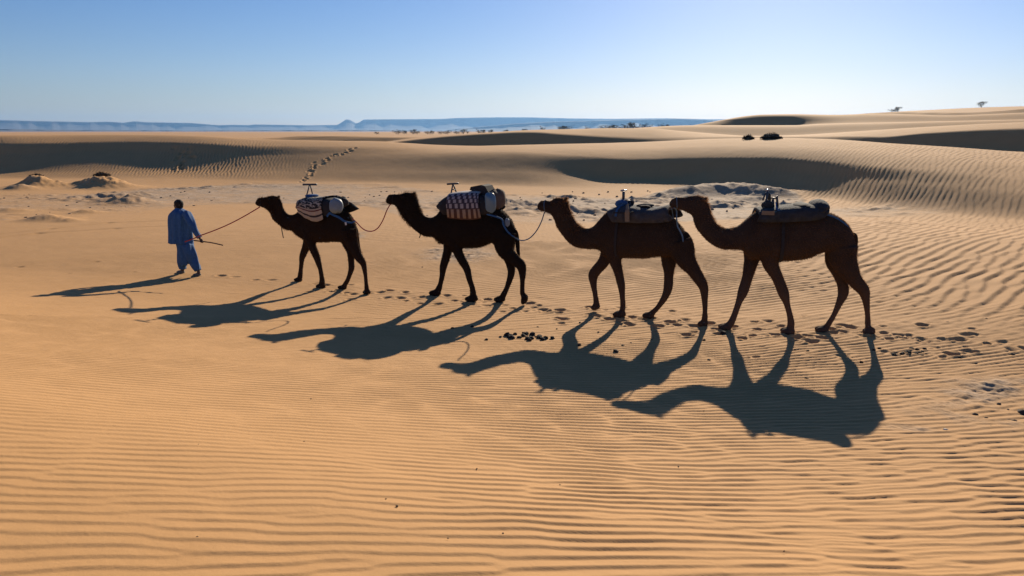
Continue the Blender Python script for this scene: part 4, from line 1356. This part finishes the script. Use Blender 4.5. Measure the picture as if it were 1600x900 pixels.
mb = lumpy(a(1012, 388, .20), pl.H * .05, pl.N * .035, UP * .075, 16, .08)
solo(mb, 'pouch', M['pale_blue'], 'small grey-blue pouch on the rump of the second camel', 'pouch')

# -- first camel: spotted blanket, grip with a long bar, sack and bundle
body, pl, tp, child = C1
a = lambda x, y, d=0.0: pl.at(*tp((x, y)), d)
s1 = thing_at('saddle', pl, 'blue-grey saddle with a tall T-shaped grip under the spotted blanket', 'saddle', 'saddles')
part(arch_mesh('pad', pl, tp, [(560, 330, 505, 400, .27), (600, 262, 570, 440, .30), (700, 262, 660, 460, .30), (800, 258, 780, 450, .30), (880, 262, 860, 430, .29), (950, 300, 950, 400, .26)], 0.05, 4, 17, 0.008, 5), 'pad', M['dark_cloth'], s1)
mb = bars([([a(557, 122, .03), a(699, 122, -.03)], .020), ([a(625, 125, .01), a(604, 200, .07), a(582, 275, .13)], .013), ([a(630, 125, -.01), a(645, 180, -.05), a(660, 245, -.10)], .013)])
part(mb.mesh('hand_grip'), 'hand_grip', M['dark_metal'], s1)
mb = lumpy(a(648, 240), pl.H * .10, UP * .035, pl.N * .14, 18, .15)
part(mb.mesh('grip_base'), 'grip_base', M['blue_strap'], s1)
strap_line(pl, tp, [(805, 455, .31), (835, 420, .31), (860, 435, .30), (930, 465, .27), (990, 505, .24), (1060, 520, .17), (1100, 500, .10)], .020, M['blue_strap'], s1, 'crupper')
strap_line(pl, tp, [(998, 515, .25), (1004, 545, .25)], .016, M['white_tag'], s1, 'tag')
solo(arch_mesh('blanket', pl, tp, [(592, 268, 503, 412, .325), (645, 248, 565, 462, .345), (705, 250, 640, 500, .35), (775, 246, 705, 508, .345), (850, 236, 765, 480, .33)], 0.018, 6, 21, 0.010, 6), 'blanket', M['spotted'], 'black and cream spotted blanket with striped hem on the first camel', 'blanket', 'saddle blankets')
mb = lumpy(a(902, 342, .27), pl.H * .145, pl.N * .12, UP * .145, 19, .08)
solo(mb, 'sack', M['pale_blue'], 'rounded pale blue-grey sack hanging at the rear of the spotted blanket', 'sack')
mb = lumpy(a(955, 305, .05), pl.H * .135, pl.N * .13, UP * .11, 23, .12)
solo(mb, 'cloth_bundle', M['dark_cloth'], 'black cloth bundle slung behind the pale sack on the first camel', 'bundle', 'bundles on the camels')

def rope(name, pts, planes, rad, mat, label, sub=6, blend=None, group='lead ropes'):
    """a hanging line between two planes; each point keeps its own depth between them"""
    P = []
    n = len(pts)
    for i, q in enumerate(pts):
        t = i / (n - 1)
        if blend: t = blend(t)
        d = q[2] if len(q) > 2 else 0.0
        P.append(planes[0].at(q[0], q[1], d) * (1 - t) + planes[1].at(q[0], q[1], d) * t)
    P = catmull(P, sub)
    mb = MB()
    mb.tube(P, rad, 7)
    return solo(mb, name, mat, label, 'rope', group)

def z1(x, y, d=0.0): return (390 + x / 6.6667, 270 + y / 6.6667, d)
def z2(x, y, d=0.0): return (590 + x / 5.0, 270 + y / 5.0, d)
def z3(x, y, d=0.0): return (830 + x / 5.0, 280 + y / 5.0, d)
rope('lead_rope', [z1(1072, 478, .12), z1(1110, 512, .1), z1(1170, 575, .06), z1(1225, 605, .03), z1(1285, 606), z1(1340, 570), z1(1390, 490), z1(1430, 390), z1(1462, 335), z1(1482, 318)], (C1[1], C2[1]), .011, M['rope_red'], 'red rope sagging from the first camel to the muzzle of the second')
rope('lead_rope', [z2(1058, 495, .16), z2(1090, 516, .12), z2(1130, 529, .06), z2(1185, 512, .03), z2(1240, 455), z2(1280, 380), z2(1300, 320), z2(1312, 302)], (C2[1], C3[1]), .011, M['rope_blue'], 'grey-blue rope sagging from the second camel to the muzzle of the third')
rope('lead_rope', [z3(1118, 225, -.12), z3(1134, 245, -.08), z3(1136, 300, .10), z3(1142, 365, .18), z3(1165, 410, .21), z3(1182, 450, .22), z3(1190, 515, .22)], (C4[1], C3[1]), .012, M['rope_blue'], 'blue rope from the muzzle of the last camel down to the rump ahead', 6, lambda t: min(1, t * 2.0))
rope('tether_end', [z3(1098, 232, -.14), z3(1104, 262, -.1), z3(1108, 300, .06), z3(1096, 310, .10)], (C4[1], C3[1]), .008, M['rope_blue'], 'short loose cord under the chin of the last camel', 6, lambda t: min(1, t * 1.5), None)
rope('tether_end', [z1(300, 500, .20), z1(330, 545, .17), z1(336, 600, .15), z1(346, 650, .15), z1(352, 680, .15)], (C1[1], C1[1]), .010, M['rope_black'], 'black cord dangling from the neck of the first camel', 6, None, None)
rope('tether_end', [z2(335, 345, .10), z2(300, 378, .11), z2(280, 415, .10), z2(310, 455, .07), z2(334, 478, .05), z2(326, 508, .05)], (C2[1], C2[1]), .010, M['rope_black'], 'dark cord tied round the neck of the second camel', 6, None, None)

# halters: a thin band round each muzzle, part of the camel
for (cm, T, mat) in ((C1, T1, 'rope_black'), (C2, T2, 'rope_black'), (C3, T3, 'rope_blue'), (C4, T4, 'rope_blue')):
    body, pl, tp, child = cm
    (tx, ty, qx, qy, w) = T['trunk'][2]
    dd = T['hd'](tx)
    p, q = pl.at(*tp((tx, ty)), dd), pl.at(*tp((qx, qy)), dd)
    c, h = (p + q) / 2, (p - q) / 2
    pts = [c + h * math.cos(g) * 1.03 + pl.N * w * T['size'] * 1.10 * math.sin(g) for g in np.linspace(0, 2 * math.pi, 22)]
    mb = MB(); mb.tube(pts, 0.006, 6, False)
    child(mb, 'halter', M[mat])


# ------------------------------------------------------------------ the man leading the caravan
def zp(x, y): return (250 + x / 6.43, 300 + y / 6.43)
M['skin'] = simple_mat('skin_dark', (0.085, 0.048, 0.032), 0.6, 0.15, 30, 0.1, 0.002)
M['robe'] = simple_mat('blue_robe', (0.028, 0.100, 0.245), 0.9, 0.18, 16, 0.3, 0.006)
M['robe_low'] = simple_mat('blue_trousers', (0.028, 0.100, 0.240), 0.9, 0.2, 16, 0.3, 0.006)
M['hair'] = simple_mat('black_hair', (0.010, 0.009, 0.009), 0.9, 0.3, 60, 0.6, 0.01)
M['shoe'] = simple_mat('worn_shoe', (0.15, 0.14, 0.12), 0.8, 0.3, 40, 0.3, 0.004)
M['dark_trouser'] = simple_mat('dark_trousers', (0.020, 0.026, 0.042), 0.9, 0.2, 30, 0.2, 0.004)
M['wood'] = simple_mat('dry_stick', (0.085, 0.055, 0.036), 0.85, 0.3, 40, 0.4, 0.004)

def make_person():
    fa, fb = ground_at(*zp(212, 822)), ground_at(*zp(378, 850))
    O = (fa + fb) / 2
    pl = Plane(O[:2], (-0.90, 0.42))
    zg = macro(O[0], O[1])
    org = Vector((O[0], O[1], zg))
    oa, ob = float((fa - pl.O) @ pl.N), float((fb - pl.O) @ pl.N)
    oa, ob = max(-0.3, min(oa, 0.0)), max(0.0, min(ob, 0.3))
    print('person foot offsets', oa, ob)
    a = lambda x, y, d=0.0: pl.at(*zp(x, y), d)
    m = pl.scale(*zp(220, 500)) / 6.43
    mb = MB()
    def limb(pts):      # (x, y, lateral, radius in zoom pixels)
        P = catmull([np.concatenate([a(x, y, d), [r * m]]) for x, y, d, r in pts], 4)
        mb.tube([p[:3] for p in P], [p[3] for p in P], 12)
    # head, neck, trunk
    limb([(190, 205, 0, 40), (189, 178, 0, 24), (187, 160, 0, 22), (185, 140, 0, 24)])
    mb.ell(a(183, 126), pl.H * 40 * m, pl.N * 33 * m, UP * 46 * m, 16, 12)
    mb.ell(a(172, 142), pl.H * 33 * m, pl.N * 27 * m, UP * 32 * m, 14, 10)      # jaw
    mb.ell(a(141, 134), pl.H * 8 * m, pl.N * 6 * m, UP * 9 * m, 8, 6)           # nose
    mb.ell(a(147, 150), pl.H * 6 * m, pl.N * 11 * m, UP * 5 * m, 8, 6)          # mouth
    for sd in (-1, 1):
        mb.ell(a(192, 132, sd * 33 * m), pl.H * 8 * m, pl.N * 4 * m, UP * 12 * m, 8, 6)
    rings = []
    for (y, xl, xr, lat) in [(190, 158, 222, .10), (225, 135, 270, .17), (300, 138, 285, .17), (380, 145, 290, .15), (450, 150, 300, .16), (510, 165, 300, .16), (540, 180, 290, .12)]:
        c, w = (a(xl, y) + a(xr, y)) / 2, (xr - xl) / 2 * m
        rings.append([c + pl.H * w * math.cos(g) + pl.N * lat * math.sin(g) for g in np.linspace(0, 2 * math.pi, 17)[:-1]])
    mb.rings(rings)
    limb([(235, 510, -.06, 40), (240, 580, -.07, 30), (238, 650, -.08, 24), (230, 720, oa * .8, 22), (228, 780, oa, 16), (224, 800, oa, 18)])
    limb([(258, 510, .05, 40), (280, 580, .05, 30), (312, 650, .05, 24), (362, 725, ob * .8, 22), (386, 795, ob, 16), (388, 820, ob, 18)])
    limb([(270, 232, .08, 26), (308, 302, .15, 21), (345, 378, .16, 18), (376, 428, .14, 15), (402, 468, .12, 13)])      # arm swung back
    limb([(140, 245, -.12, 32), (135, 310, -.18, 25), (150, 375, -.18, 21), (165, 430, -.14, 17), (172, 468, -.10, 13)])
    # feet
    for (x, y, d) in ((205, 803, oa), (368, 832, ob)):
        mb.ell(a(x, y, d), pl.H * 42 * m, pl.N * 15 * m, UP * 13 * m, 12, 8)
    me = remeshed(mb, 'person', 0.011, 2)
    # hands: palm, four curled fingers of unequal length and a thumb
    hb = MB()
    def hand(x, y, d, grip_dir, sgn):
        c = a(x, y, d)
        down = a(x + 18, y + 28, d) - c
        down /= np.linalg.norm(down)
        g_ = grip_dir / np.linalg.norm(grip_dir)
        side = np.cross(down, g_); side /= np.linalg.norm(side)
        hb.ell(c + down * 0.035, down * 0.052, g_ * 0.042, side * 0.019, 12, 8)
        for k, L in enumerate((0.070, 0.078, 0.074, 0.058)):
            b0 = c + down * 0.075 + g_ * (0.030 - 0.020 * k)
            p1 = b0 + down * L * 0.38 + side * 0.006 * sgn
            p2 = p1 + down * L * 0.10 + side * L * 0.36 * sgn
            p3 = p2 - down * L * 0.30 + side * L * 0.10 * sgn
            hb.tube(catmull([b0 - down * 0.012, b0, p1, p2, p3], 3), [0.0095] * 10 + [0.008] * 3, 7)
        t0 = c + down * 0.022 + g_ * 0.034
        hb.tube(catmull([t0, t0 + g_ * 0.022 + down * 0.016 + side * 0.010 * sgn, t0 + g_ * 0.012 + down * 0.045 + side * 0.030 * sgn], 4), [0.011] * 6 + [0.0085] * 3, 7)
        return c + down * 0.085 + side * 0.022 * sgn
    sdir_ = a(628, 534, .10) - a(340, 486, .16)
    grip = hand(400, 464, .12, sdir_, 1)
    hand(172, 466, -.10, pl.H * 0.3 + UP * 0.2 + pl.N * 0.5, 1)
    me.transform(Matrix.Translation(-org))
    hme = hb.mesh('hands_raw'); hme.transform(Matrix.Translation(-org))
    import bmesh
    bm = bmesh.new(); bm.from_mesh(me); bm.from_mesh(hme)
    bm.to_mesh(me); bm.free(); bpy.data.meshes.remove(hme)
    me.polygons.foreach_set('use_smooth', [True] * len(me.polygons))
    me.materials.append(M['skin'])
    body = bpy.data.objects.new('person', me); body.location = org
    COL.objects.link(body)
    tag(body, 'man in a blue robe walking ahead, leading the first camel', 'person')
    def child(mbx, name, mat, smooth=True):
        mm = mbx.mesh(name, smooth); mm.transform(Matrix.Translation(-org)); mm.materials.append(mat)
        o = bpy.data.objects.new(name, mm); COL.objects.link(o); o.parent = body
        return o
    def skirt(secs, n, fold, seed, hem=0.0, sub=5):
        g = random.Random(seed)
        k = [(g.randint(3, 11), g.uniform(0, 6), g.uniform(.5, 1)) for _ in range(5)]
        S = catmull([[*a(xl, y), *a(xr, y), lat] for (y, xl, xr, lat) in secs], sub)
        out, inn = [], []
        ns = len(S)
        for i, s_ in enumerate(S):
            p, q, lat = s_[:3], s_[3:6], s_[6]
            c = (p + q) / 2; w = np.linalg.norm(q - p) / 2
            f = i / (ns - 1)
            ro, ri = [], []
            for j in range(n):
                th = 2 * math.pi * j / n
                r = 1 + fold * f ** 0.7 * sum(am * math.sin(kk * th + ph + 1.2 * f) for kk, ph, am in k) / 2.5
                dz = -hem * max(0, f - 0.8) / 0.2 * (abs(math.sin(2.5 * th + 1)) + 0.4 * math.sin(7 * th))
                cc, sn = math.cos(th), math.sin(th)
                u = pl.H * w * math.copysign(abs(cc) ** .9, cc) + pl.N * lat * math.copysign(abs(sn) ** .9, sn)
                ro.append(c + u * r + UP * dz); ri.append(c + u * (r - 0.06) + UP * dz)
            out.append(ro); inn.append(ri)
        b = MB()
        b.rings(out + inn[::-1], False)
        return b
    robe = child(skirt([(158, 166, 208, .075), (172, 158, 220, .095), (195, 142, 258, .15), (235, 116, 284, .18), (300, 113, 290, .195), (390, 119, 296, .20), (460, 122, 302, .205), (503, 122, 306, .21)], 72, 0.12, 3, 0.03), 'robe', M['robe'])
    sl = MB()
    P = catmull([np.concatenate([a(x, y, d), [r * m]]) for x, y, d, r in [(266, 220, .08, 42), (308, 300, .15, 36), (345, 375, .16, 27), (376, 425, .14, 25), (398, 460, .12, 23)]], 4)
    rings = []
    for i, p in enumerate(P):
        t = P[min(i + 1, len(P) - 1), :3] - P[max(i - 1, 0), :3]; t /= np.linalg.norm(t)
        u = np.cross(t, pl.N); u /= np.linalg.norm(u)
        v = np.cross(u, t)
        rings.append([p[:3] + (u * math.cos(g) + v * 1.1 * math.sin(g)) * p[3] * (1 + .09 * math.sin(3 * g + i * .5) + .06 * math.sin(5 * g + 1)) for g in np.linspace(0, 2 * math.pi, 29)[:-1]])
    inner = [[q * 0.94 + p[:3] * 0.06 for q in rg] for rg, p in zip(rings, P)][::-1]
    sl.rings(rings + inner, False)
    s_ = sl.mesh('sleeve'); s_.transform(Matrix.Translation(-org)); s_.materials.append(M['robe'])
    so = bpy.data.objects.new('sleeve', s_); COL.objects.link(so); so.parent = robe
    child(skirt([(470, 172, 305, .17), (520, 188, 312, .17), (580, 200, 322, .165), (640, 203, 338, .155), (675, 208, 346, .14), (700, 216, 340, .12)], 56, 0.12, 9, 0.10), 'tunic_hem', M['robe_low'])
    for pts in ([(228, 540, -.05, 56), (222, 610, -.07, 50), (222, 680, oa * .8, 44), (226, 735, oa, 38), (230, 775, oa, 30)], [(275, 540, .05, 56), (300, 610, .06, 52), (332, 680, ob * .8, 46), (360, 735, ob, 40), (382, 790, ob, 29)]):
        P = catmull([np.concatenate([a(x, y, d), [r * m]]) for x, y, d, r in pts], 4)
        rings = []
        for i, p_ in enumerate(P):
            t = P[min(i + 1, len(P) - 1), :3] - P[max(i - 1, 0), :3]; t /= np.linalg.norm(t)
            u = np.cross(t, pl.N); u /= np.linalg.norm(u)
            v = np.cross(u, t)
            rings.append([p_[:3] + (u * math.cos(g) + v * math.sin(g)) * p_[3] * (1 + .11 * math.sin(3 * g + i * .45) + .08 * math.sin(5 * g + 1 + i * .3)) for g in np.linspace(0, 2 * math.pi, 29)[:-1]])
        lb = MB(); lb.rings(rings)
        child(lb, 'trouser_leg', M['robe_low'])
    for (x, y, d, tl) in ((207, 803, oa, 0.10), (370, 832, ob, 0.16)):
        sh = MB()
        fw = pl.H * math.cos(tl) - UP * math.sin(tl)
        up = UP * math.cos(tl) + pl.H * math.sin(tl)
        c = a(x, y, d)
        sh.ell(c, fw * 54 * m, pl.N * 22 * m, up * 18 * m, 14, 8)
        sh.ell(c - fw * 20 * m + up * 8 * m, fw * 24 * m, pl.N * 18 * m, up * 17 * m, 14, 8)
        sh.box(c - up * 12 * m, fw * 44 * m, pl.N * 16 * m, up * 3 * m)
        child(sh, 'shoe', M['shoe'])
    hr = MB()
    hr.ell(a(188, 116), pl.H * 46 * m, pl.N * 42 * m, UP * 40 * m, 18, 12, 0.05)
    hr.ell(a(198, 138), pl.H * 32 * m, pl.N * 38 * m, UP * 30 * m, 16, 10, 0.05)
    child(hr, 'hair', M['hair'])
    return body, pl, a, grip

PERSON, PPL, pa, GRIP = make_person()
st = MB()
st.tube(catmull([pa(338, 486, .16), GRIP * 0.6 + pa(432, 496, .12) * 0.4, pa(520, 510, .10), pa(632, 535, .09)], 5), [.014] * 8 + [.013] * 8, 8)
solo(st, 'walking_stick', M['wood'], 'thin dark stick held behind the man in blue', 'stick')
# red lead rope from the first muzzle to his hand, its end hanging across the robe
P0 = C1[1].at(*z1(108, 356)[:2], T1['hd'](108))
hand_p = pa(398, 440, .20)
pts = []
for i in range(14):
    t = i / 13
    q = P0 * (1 - t) + hand_p * t
    q[2] -= 0.05 * math.sin(math.pi * t)
    pts.append(q)
pts += [pa(352, 462, .32), pa(300, 482, .335), pa(250, 500, .33)]
rp = MB(); rp.tube(catmull(pts, 3), 0.012, 7)
solo(rp, 'lead_rope', M['rope_red'], 'red rope stretched from the first camel to the hand of the man', 'rope', 'lead ropes')

# ------------------------------------------------------------------ small things on the sand
M['dung'] = simple_mat('dry_dung', (0.022, 0.015, 0.011), 0.95, 0.35, 60, 0.6, 0.01)
M['stone'] = simple_mat('dark_stone', (0.045, 0.035, 0.030), 0.9, 0.35, 40, 0.6, 0.01)
M['pale_stone'] = simple_mat('pale_stone', (0.42, 0.38, 0.33), 0.9, 0.2, 40, 0.4, 0.01)

def lump_mesh(name, r, seed, mat, flat=0.7, sub=1):
    import bmesh
    g = random.Random(seed)
    bm = bmesh.new()
    bmesh.ops.create_icosphere(bm, subdivisions=sub, radius=r)
    for v in bm.verts:
        v.co *= g.uniform(0.72, 1.22)
        v.co.z *= flat
    me = bpy.data.meshes.new(name); bm.to_mesh(me); bm.free()
    me.polygons.foreach_set('use_smooth', [True] * len(me.polygons))
    me.materials.append(mat)
    return me

dung = [lump_mesh('dung_pellet', 1.0, k, M['dung'], 0.75, 2) for k in range(4)]
stone = [lump_mesh('stone', 1.0, 30 + k, M['stone'], 0.6, 1) for k in range(3)]
pstone = lump_mesh('pale_stone', 1.0, 40, M['pale_stone'], 0.6, 2)

def drop(name, mesh, px, py, r, label, cat, group=None):
    g = ground_at(px, py)
    o = bpy.data.objects.new(name, mesh)
    o.location = (g[0], g[1], g[2] + r * 0.40)
    o.scale = (r, r * random.uniform(.8, 1.1), r)
    o.rotation_euler = (random.uniform(-.4, .4), random.uniform(-.4, .4), random.uniform(0, 6))
    COL.objects.link(o)
    tag(o, label, cat, group)
    return o

heap_a = [(793, 526, .055), (800, 530, .05), (805, 524, .035), (832, 525, .05), (843, 529, .045), (818, 527, .03)]
for i in range(26):
    bx_, by_ = random.choice([(797, 527), (822, 524), (830, 531), (838, 527), (846, 531)])
    heap_a.append((bx_ + random.gauss(0, 5), by_ + random.gauss(0, 1.5), random.uniform(.022, .045)))
for (x, y, r) in heap_a:
    drop('dung_pellet', random.choice(dung), x, y, r, 'dark dung pellet in the scatter between the second and third camels', 'dung', 'dung between the second and third camels')
heap_b = []
for i in range(34):
    t = random.random()
    heap_b.append((1392 + 56 * t + random.gauss(0, 3), 556 - 6 * t + random.gauss(0, 3), random.uniform(.020, .036)))
for (x, y, r) in heap_b:
    drop('dung_pellet', random.choice(dung), x, y, r, 'dark dung pellet in the heap behind the last camel', 'dung', 'dung behind the last camel')
for (x, y, r) in [(760, 532, .03), (782, 528, .028), (863, 530, .04), (905, 541, .035), (738, 512, .03), (707, 514, .028), (660, 418, .02), (962, 551, .04), (973, 541, .025), (986, 537, .02), (935, 520, .02), (906, 505, .02), (1130, 523, .05), (1100, 533, .03), (1108, 564, .028), (1262, 550, .025), (1346, 568, .03),
                  (1365, 549, .03), (1374, 546, .03), (1260, 593, .03), (1242, 548, .02), (1500, 561, .03), (1582, 556, .035), (1525, 570, .03), (1540, 500, .03), (1480, 505, .025), (1300, 518, .02), (870, 515, .02), (840, 512, .02), (1018, 532, .02)]:
    drop('dung_pellet', random.choice(dung), x, y, r, 'single dark dung pellet lying apart on the rippled sand along the caravan track', 'dung', 'lone dung pellets')
for (x, y, r) in [(620, 792, .018), (603, 780, .010), (786, 834, .012), (840, 795, .010), (745, 733, .012), (875, 758, .010), (1060, 730, .014), (1495, 707, .022), (1422, 659, .022), (486, 624, .018), (308, 840, .012), (1225, 862, .012), (1384, 665, .014), (1398, 645, .010), (700, 842, .010), (1100, 642, .014), (475, 690, .010), (880, 690, .010), (310, 695, .010), (1585, 748, .02), (1568, 735, .016)]:
    drop('stone', random.choice(stone), x, y, r * 0.55, 'tiny dark stone on the open rippled sand of the foreground', 'stone', 'tiny dark stones in the foreground')
drop('pale_stone', pstone, 1478, 674, .028, 'small pale stone beside the gravel patch at right', 'stone')
for (x, y, r) in [(1598, 648, .06), (1523, 650, .035), (1560, 633, .03), (1585, 660, .03), (1540, 655, .025), (1510, 640, .025), (1575, 642, .022), (1550, 668, .022)]:
    drop('stone', random.choice(stone), x, y, r, 'dark stone among the grey gravel patch at the right edge', 'stone', 'stones in the gravel patch')

# clods on the clay flat: too many and small to count
cl = MB()
gg = random.Random(5)
for i in range(550):
    x = gg.uniform(-40, 1640)
    y = gg.uniform(296, 352)
    lim = np.interp(x, [0, 230, 400, 560, 640, 1050, 1300, 1600], [346, 326, 315, 320, 344, 350, 338, 336])
    if y > lim or x > 1270 or gg.random() > 0.55 + 0.45 * math.sin(x * .021 + y * .13): continue
    r_ = -CAM_Z / tan_elev(x_to_theta(x), y)
    th = x_to_theta(x)
    q = np.array([r_ * math.sin(th), r_ * math.cos(th), 0])
    q[2] = macro(q[0], q[1])
    s_ = gg.uniform(.03, .085)
    an = gg.uniform(0, 3)
    V = [q + np.array([math.cos(an + k * 1.047) * s_ * gg.uniform(.7, 1.4), math.sin(an + k * 1.047) * s_ * gg.uniform(.5, 1.0), -0.06]) for k in range(6)]
    V += [q + (v - q) * gg.uniform(.45, .75) * np.array([1, 1, 0]) + np.array([0, 0, s_ * gg.uniform(.15, .40)]) for v in V]
    cl.add(V, [(k, (k + 1) % 6, 6 + (k + 1) % 6, 6 + k) for k in range(6)] + [tuple(range(6, 12))])
M['clay'] = simple_mat('clay_clods', (0.38, 0.26, 0.155), 0.95, 0.3, 3.0, 0.4, 0.03)
co_ = cl.build('clay_clods', M['clay'], None, False)
tag(co_, kind='stuff')

# ------------------------------------------------------------------ desert shrubs and far trees
M['leaf'] = simple_mat('dusty_leaves', (0.052, 0.055, 0.030), 0.9, 0.35, 1.5, 0)
M['bark'] = simple_mat('grey_bark', (0.075, 0.055, 0.042), 0.9, 0.3, 6.0, 0.4, 0.02)
M['shrub'] = simple_mat('dark_shrub', (0.040, 0.034, 0.022), 0.95, 0.4, 5.0, 0)

def tree_meshes(seed, h, w, leaves, leaf, trunk_n=2, low=0.25):
    g = random.Random(seed)
    tr = MB()
    tips = []
    for k in range(trunk_n):
        an = g.uniform(0, 6.28)
        top = np.array([math.cos(an) * w * .25, math.sin(an) * w * .25, h * .55])
        mid_ = np.array([math.cos(an) * w * .08, math.sin(an) * w * .08, h * .28])
        tr.tube([np.array([0, 0, -0.2]), mid_, top], [h * .03, h * .022, h * .012], 6)
        for b in range(6):
            a2 = g.uniform(0, 6.28)
            e = top * g.uniform(.55, 1) + np.array([math.cos(a2) * w * g.uniform(.2, .5), math.sin(a2) * w * g.uniform(.2, .5), h * g.uniform(-.22, .42)])
            tr.tube([mid_ + (top - mid_) * g.uniform(.2, 1), e], [h * .010, h * .004], 5)
            tips.append(e)
    lf = MB()
    for i in range(leaves):
        t = g.choice(tips)
        p = t + np.array([g.gauss(0, w * .13), g.gauss(0, w * .13), g.gauss(0, h * .085)])
        if p[2] < h * low: p[2] = h * low + g.random() * h * .1
        u = np.array([g.gauss(0, 1) for _ in range(3)]); u /= np.linalg.norm(u)
        v = np.array([g.gauss(0, 1) for _ in range(3)]); v -= u * (u @ v); v /= np.linalg.norm(v)
        s_ = leaf * g.uniform(.5, 1.3)
        lf.add([p - u * s_, p - v * s_ * .5, p + u * s_, p + v * s_ * .5], [(0, 1, 2, 3)])
    return tr.mesh('trunk'), lf.mesh('crown', False)

kinds = [tree_meshes(50, 3.2, 3.2, 700, .17, 3, .14), tree_meshes(51, 2.2, 4.0, 480, .16, 4, .12), tree_meshes(52, 4.0, 3.2, 420, .17, 2, .3)]
for a_, b_ in kinds:
    a_.materials.append(M['bark']); b_.materials.append(M['leaf'])

def skyline(px, r0, r1):
    th = x_to_theta(px)
    rr = np.linspace(r0, r1, 200)
    return float(rr[int(np.argmax([(macro(r * math.sin(th), r * math.cos(th)) - CAM_Z) / r for r in rr]))])

def far_tree(px, ybase, r, hpx, kind, label, name='desert_tree', group='far desert trees'):
    th = x_to_theta(px)
    x, y = r * math.sin(th), r * math.cos(th)
    z = macro(x, y)
    e = bpy.data.objects.new(name, None)
    hm = hpx / F_PX * r / math.cos(th)
    base_h = (3.2, 2.2, 4.0)[kind]
    s_ = hm / base_h
    e.location = (x, y, z - 0.05 * hm)
    e.scale = (s_, s_, s_)
    e.rotation_euler = (0, 0, random.uniform(0, 6))
    COL.objects.link(e)
    tag(e, label, 'tree', group)
    for nm, me_ in zip(('trunk', 'crown'), kinds[kind]):
        o = bpy.data.objects.new(nm, me_); COL.objects.link(o); o.parent = e
    return e

for (px, r, hp, k) in [(588, 620, 4, 1), (622, 600, 7, 1), (632, 590, 6, 0), (645, 600, 8, 0), (652, 605, 5, 1), (668, 560, 5, 1), (676, 570, 6, 0), (689, 580, 5, 1), (700, 560, 6, 1), (713, 570, 5, 1), (724, 590, 8, 0), (730, 600, 6, 2), (748, 560, 9, 2), (754, 565, 7, 0), (766, 580, 7, 0)]:
    far_tree(px, 0, r, hp, k, 'small dusty tree in the far row on the plain below the blue mesas')
for (px, r, hp, k) in [(790, 520, 7, 0), (820, 500, 8, 0), (848, 420, 10, 2), (878, 430, 10, 0), (884, 440, 9, 1), (918, 430, 9, 2), (945, 430, 9, 1), (955, 430, 10, 0), (962, 440, 9, 2), (975, 430, 10, 1), (984, 420, 13, 0), (994, 430, 9, 2), (1008, 420, 9, 1), (1032, 430, 10, 2), (1040, 440, 8, 0)]:
    far_tree(px, 0, r, hp, k, 'pale hazy desert tree beyond the dark dune left of the rounded dune')
t_ = ground_at(1398, 175.6)
far_tree(1391, 0, float(math.hypot(t_[0], t_[1])) + 4, 4, 1, 'low bushy tree on the far right dune crest, left of the pair', group=None)
far_tree(1400, 0, float(math.hypot(t_[0], t_[1])) + 6, 7, 0, 'taller round tree on the far right dune crest', group=None)
far_tree(1529, 0, skyline(1529, 430, 900), 7, 0, 'lone hazy tree near the right edge of the skyline', group=None)

def shrub(px, py, w, h, seed, label):
    g = random.Random(seed)
    p = ground_at(px, py, 120); p[2] += 0.40 if px < 400 else 0.0
    e = bpy.data.objects.new('shrub_mound', None); e.location = (p[0], p[1], p[2]); COL.objects.link(e)
    tag(e, label, 'shrub', 'dark shrubs on the dunes')
    core = lumpy(np.array([0, 0, h * .22]), np.array([w * .82, 0, 0]), np.array([0, w * .5, 0]), np.array([0, 0, h * .55]), seed, .16)
    me_ = core.mesh('sand_core'); me_.materials.append(M['shrub']); o = bpy.data.objects.new('sand_core', me_); COL.objects.link(o); o.parent = e
    tw = MB()
    for i in range(900):
        an = g.uniform(0, 6.28); rr = math.sqrt(g.random())
        b = np.array([math.cos(an) * rr * w, math.sin(an) * rr * w * .6, h * (1 - rr ** 2) * g.uniform(.3, .95)])
        d = np.array([g.gauss(0, .5), g.gauss(0, .5), abs(g.gauss(.6, .4))]); d = d / np.linalg.norm(d) * g.uniform(.08, .20)
        s_ = np.array([g.gauss(0, .012), g.gauss(0, .012), 0])
        tw.add([b - s_, b + s_, b + d], [(0, 1, 2)])
    me_ = tw.mesh('twigs', False); me_.materials.append(M['shrub']); o = bpy.data.objects.new('twigs', me_); COL.objects.link(o); o.parent = e

shrub(1205, 217.0, 0.75, 0.42, 61, 'larger dark shrub mound on the crest behind the last camel')
shrub(1169, 217.5, 0.40, 0.26, 62, 'smaller dark shrub mound on the crest, left of the larger one')

shrub(160, 285, 0.55, 0.24, 63, 'low dark shrub on the right-hand of the two left sand mounds')
shrub(58, 287, 0.45, 0.18, 64, 'low dark shrub on the leftmost sand mound below the rippled dune face')
